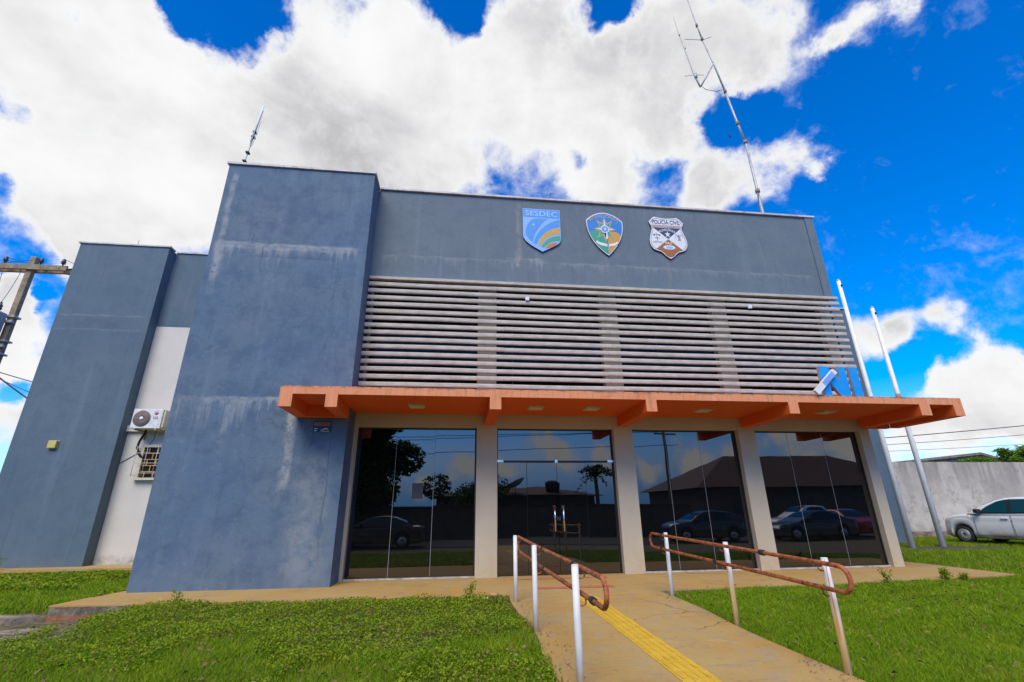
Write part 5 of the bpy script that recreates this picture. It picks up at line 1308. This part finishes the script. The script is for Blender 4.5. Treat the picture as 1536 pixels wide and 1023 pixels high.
# left front: creeping weeds with grass coming through
x, y = scatter(330000, -11.5, 1.15, 2.4, 9.46)
v = vnoise(x, y, 1.1, 21)+.5*vnoise(x, y, 3.7, 22); bare = (x < -4.9) & (y > 7.3) & (vnoise(x, y, 2.3, 31)+.6*vnoise(x, y, 7, 32) > .02)
gk = (v+(5.9-y)*.22+.1*RNG.normal(size=len(x)) > -.10) & ~bare
xg, yg = x[gk], y[gk]
o = blades('rough_grass', xg, yg, .085+.03*vnoise(xg, yg, 3, 23), .0075, M_BLADE2, .6); tag(o, 'patchy rough grass left of the ramp', 'grass', kind='stuff')
wk = (v+(5.9-y)*.22 < .22) & ~bare & (RNG.uniform(size=len(x)) < .95)
xw, yw = x[wk], y[wk]
cl = .5+.5*vnoise(xw, yw, 7.5, 24)
lump = np.clip(vnoise(xw, yw, 3.1, 26)+.6*vnoise(xw, yw, 6.5, 27), -.3, 1)
C = np.stack([xw, yw, gzv(xw, yw)+.01+RNG.uniform(0, 1, len(xw))**1.3*(.03+.07*cl+.14*(lump+.3)*np.clip((9.6-yw)/1.2, .25, 1))], 1)
o = leaves_mesh('creeping_weeds', C, .021, M_WEED, None, .75, 1.5); tag(o, 'dense low creeping weeds in front of the blue tower', 'ground cover', kind='stuff')
# left back lawn
x, y = scatter(150000, -24, -5.9, 9.7, 15.1)
v = vnoise(x, y, .9, 41)+.5*vnoise(x, y, 2.8, 42)+(y-12.0)*.25
xg, yg = x[v < .25], y[v < .25]; o = blades('rough_grass', xg, yg, .09, .016, M_BLADE2, .6); tag(o, 'light green grass between the kerb and the blue wing', 'grass', kind='stuff')
xw, yw = x[v > .0], y[v > .0]; C = np.stack([xw, yw, gzv(xw, yw)+.02+RNG.uniform(0, 1, len(xw))*(.06+.12*(.5+.5*vnoise(xw, yw, 4, 43)))*np.clip((15.6-yw)/1.5, .4, 1)], 1)
o = leaves_mesh('weeds', C, .042, M_WEED, None, .7, 1.6); tag(o, 'bushy weeds along the path of the blue wing', 'ground cover', kind='stuff')
# the odd taller weed at the slab edge
def weed(x, y, z, h, n, lab):
    t = thing('tall_weed', lab, 'weed', (x, y, z)); mb = MB(); C = []
    for i in range(n):
        a = random.uniform(0, 6.28); hh = h*random.uniform(.6, 1.1); d = Vector((math.cos(a)*.4, math.sin(a)*.4, 1))
        pts = [Vector((x, y, z-.02))+d*hh*k/4 for k in range(5)]; mb.tube(pts, [.005, .004, .004, .003, .002], 5)
        for k in range(2, 5):
            for q in range(7): C.append(np.array(pts[k])+RNG.normal(size=3)*.028)
    mb.build_all('stem', M_TREEL, t); leaves_mesh('leaves', np.array(C), .026, M_WEED, t, .6, 1.9)
weed(8.35, 9.08, -.02, .26, 5, 'thin weed growing at the walkway edge near the last column')
weed(9.75, 9.2, -.02, .20, 14, 'bushy low weed at the walkway edge on the right')
weed(10.15, 9.22, -.04, .12, 12, 'low spreading weed at the far right of the walkway edge')
weed(.3, 8.88, -.02, .24, 5, 'upright weed at the walkway edge left of the first handrail post')
weed(-4.35, 9.05, -.02, .24, 4, 'thin sprouting weed at the walkway edge below the tower corner')
weed(-12.1, 15.3, -.02, .35, 5, 'tall weed against the foot of the blue wing wall')
# litter and broken paving
def rock(name, lab, cat, x, y, z, a, b, c, mat, group=None):
    bm = bmesh.new(); bmesh.ops.create_icosphere(bm, subdivisions=3, radius=1)
    sd = random.uniform(0, 9)
    for v in bm.verts:
        k = 1+.18*math.sin(v.co.x*3.1+sd)+.12*math.sin(v.co.y*5.3+sd*2)+.1*math.sin(v.co.z*4+sd*3)
        v.co = Vector((x+v.co.x*a*k, y+v.co.y*b*k, z+max(-.6, min(.55, v.co.z*k))*c))
    mb = MB(); mb.bm(bm, None, True); bm.free(); o = mb.build(name, mat); tag(o, lab, cat, group)
rock('paving_fragment', 'broken slab of concrete lying just below the walkway corner', 'paving', -5.75, 8.22, -.25, .42, .17, .06, M_RUBBLE)
rock('paving_fragment', 'pale flat paving fragment in the grass at the left edge', 'paving', -6.15, 8.62, -.25, .55, .15, .05, M_RUBBLE)
rock('paving_fragment', 'wide worn paving fragment at the left frame edge', 'paving', -5.75, 7.62, -.25, .40, .14, .05, M_RUBBLE)
rock('paving_fragment', 'soil covered paving fragment at the far left below the others', 'paving', -4.95, 6.75, -.22, .30, .12, .05, M_SLAB)
rock('clod', 'ochre clod of soil at the grass edge by the left handrail', 'soil clod', .72, 8.72, .04, .07, .05, .06, M_SLAB)
rock('litter_scrap', 'white scrap of litter in the grass by the left handrail', 'litter', .55, 8.45, .04, .04, .03, .02, M_WHITE_PAINT)
n = 420; y_ = RNG.uniform(3.2, 8.8, n); x_ = 3.66-np.abs(RNG.normal(size=n))*.13; m_ = vnoise(x_, y_, 2.5, 77) > .05; x_, y_ = x_[m_], y_[m_]
xl = 1.05+np.abs(RNG.normal(size=160))*.12; yl_ = RNG.uniform(4, 8.6, 160)
C = np.concatenate([np.stack([x_, y_, np.array([zr(v) for v in y_])+.014], 1), np.stack([xl, yl_, np.array([zr(v) for v in yl_])+.014], 1)])
xl2, yl2 = scatter(900, -7, 1.0, 4, 9.0)
xl3, yl3 = scatter(500, 3.6, 10, 4, 9.0)
xl2 = np.concatenate([xl2, xl3]); yl2 = np.concatenate([yl2, yl3])
C2 = np.stack([xl2, yl2, gzv(xl2, yl2)+.085], 1)
M_DRY = leaf_mat('dry_leaf', (.12, .07, .03), (.30, .20, .10), dryamt=0, trans=.1)
o = leaves_mesh('dry_leaf_litter', C, .016, M_DRY, None, 3.0, 1.6); tag(o, 'dry leaf crumbs scattered along the ramp edges', 'leaf litter', kind='stuff')
o = leaves_mesh('fallen_leaves', C2, .034, M_DRY, None, 1.5, 1.5); tag(o, 'small brown fallen leaves lying in the lawns', 'leaf litter', kind='stuff')
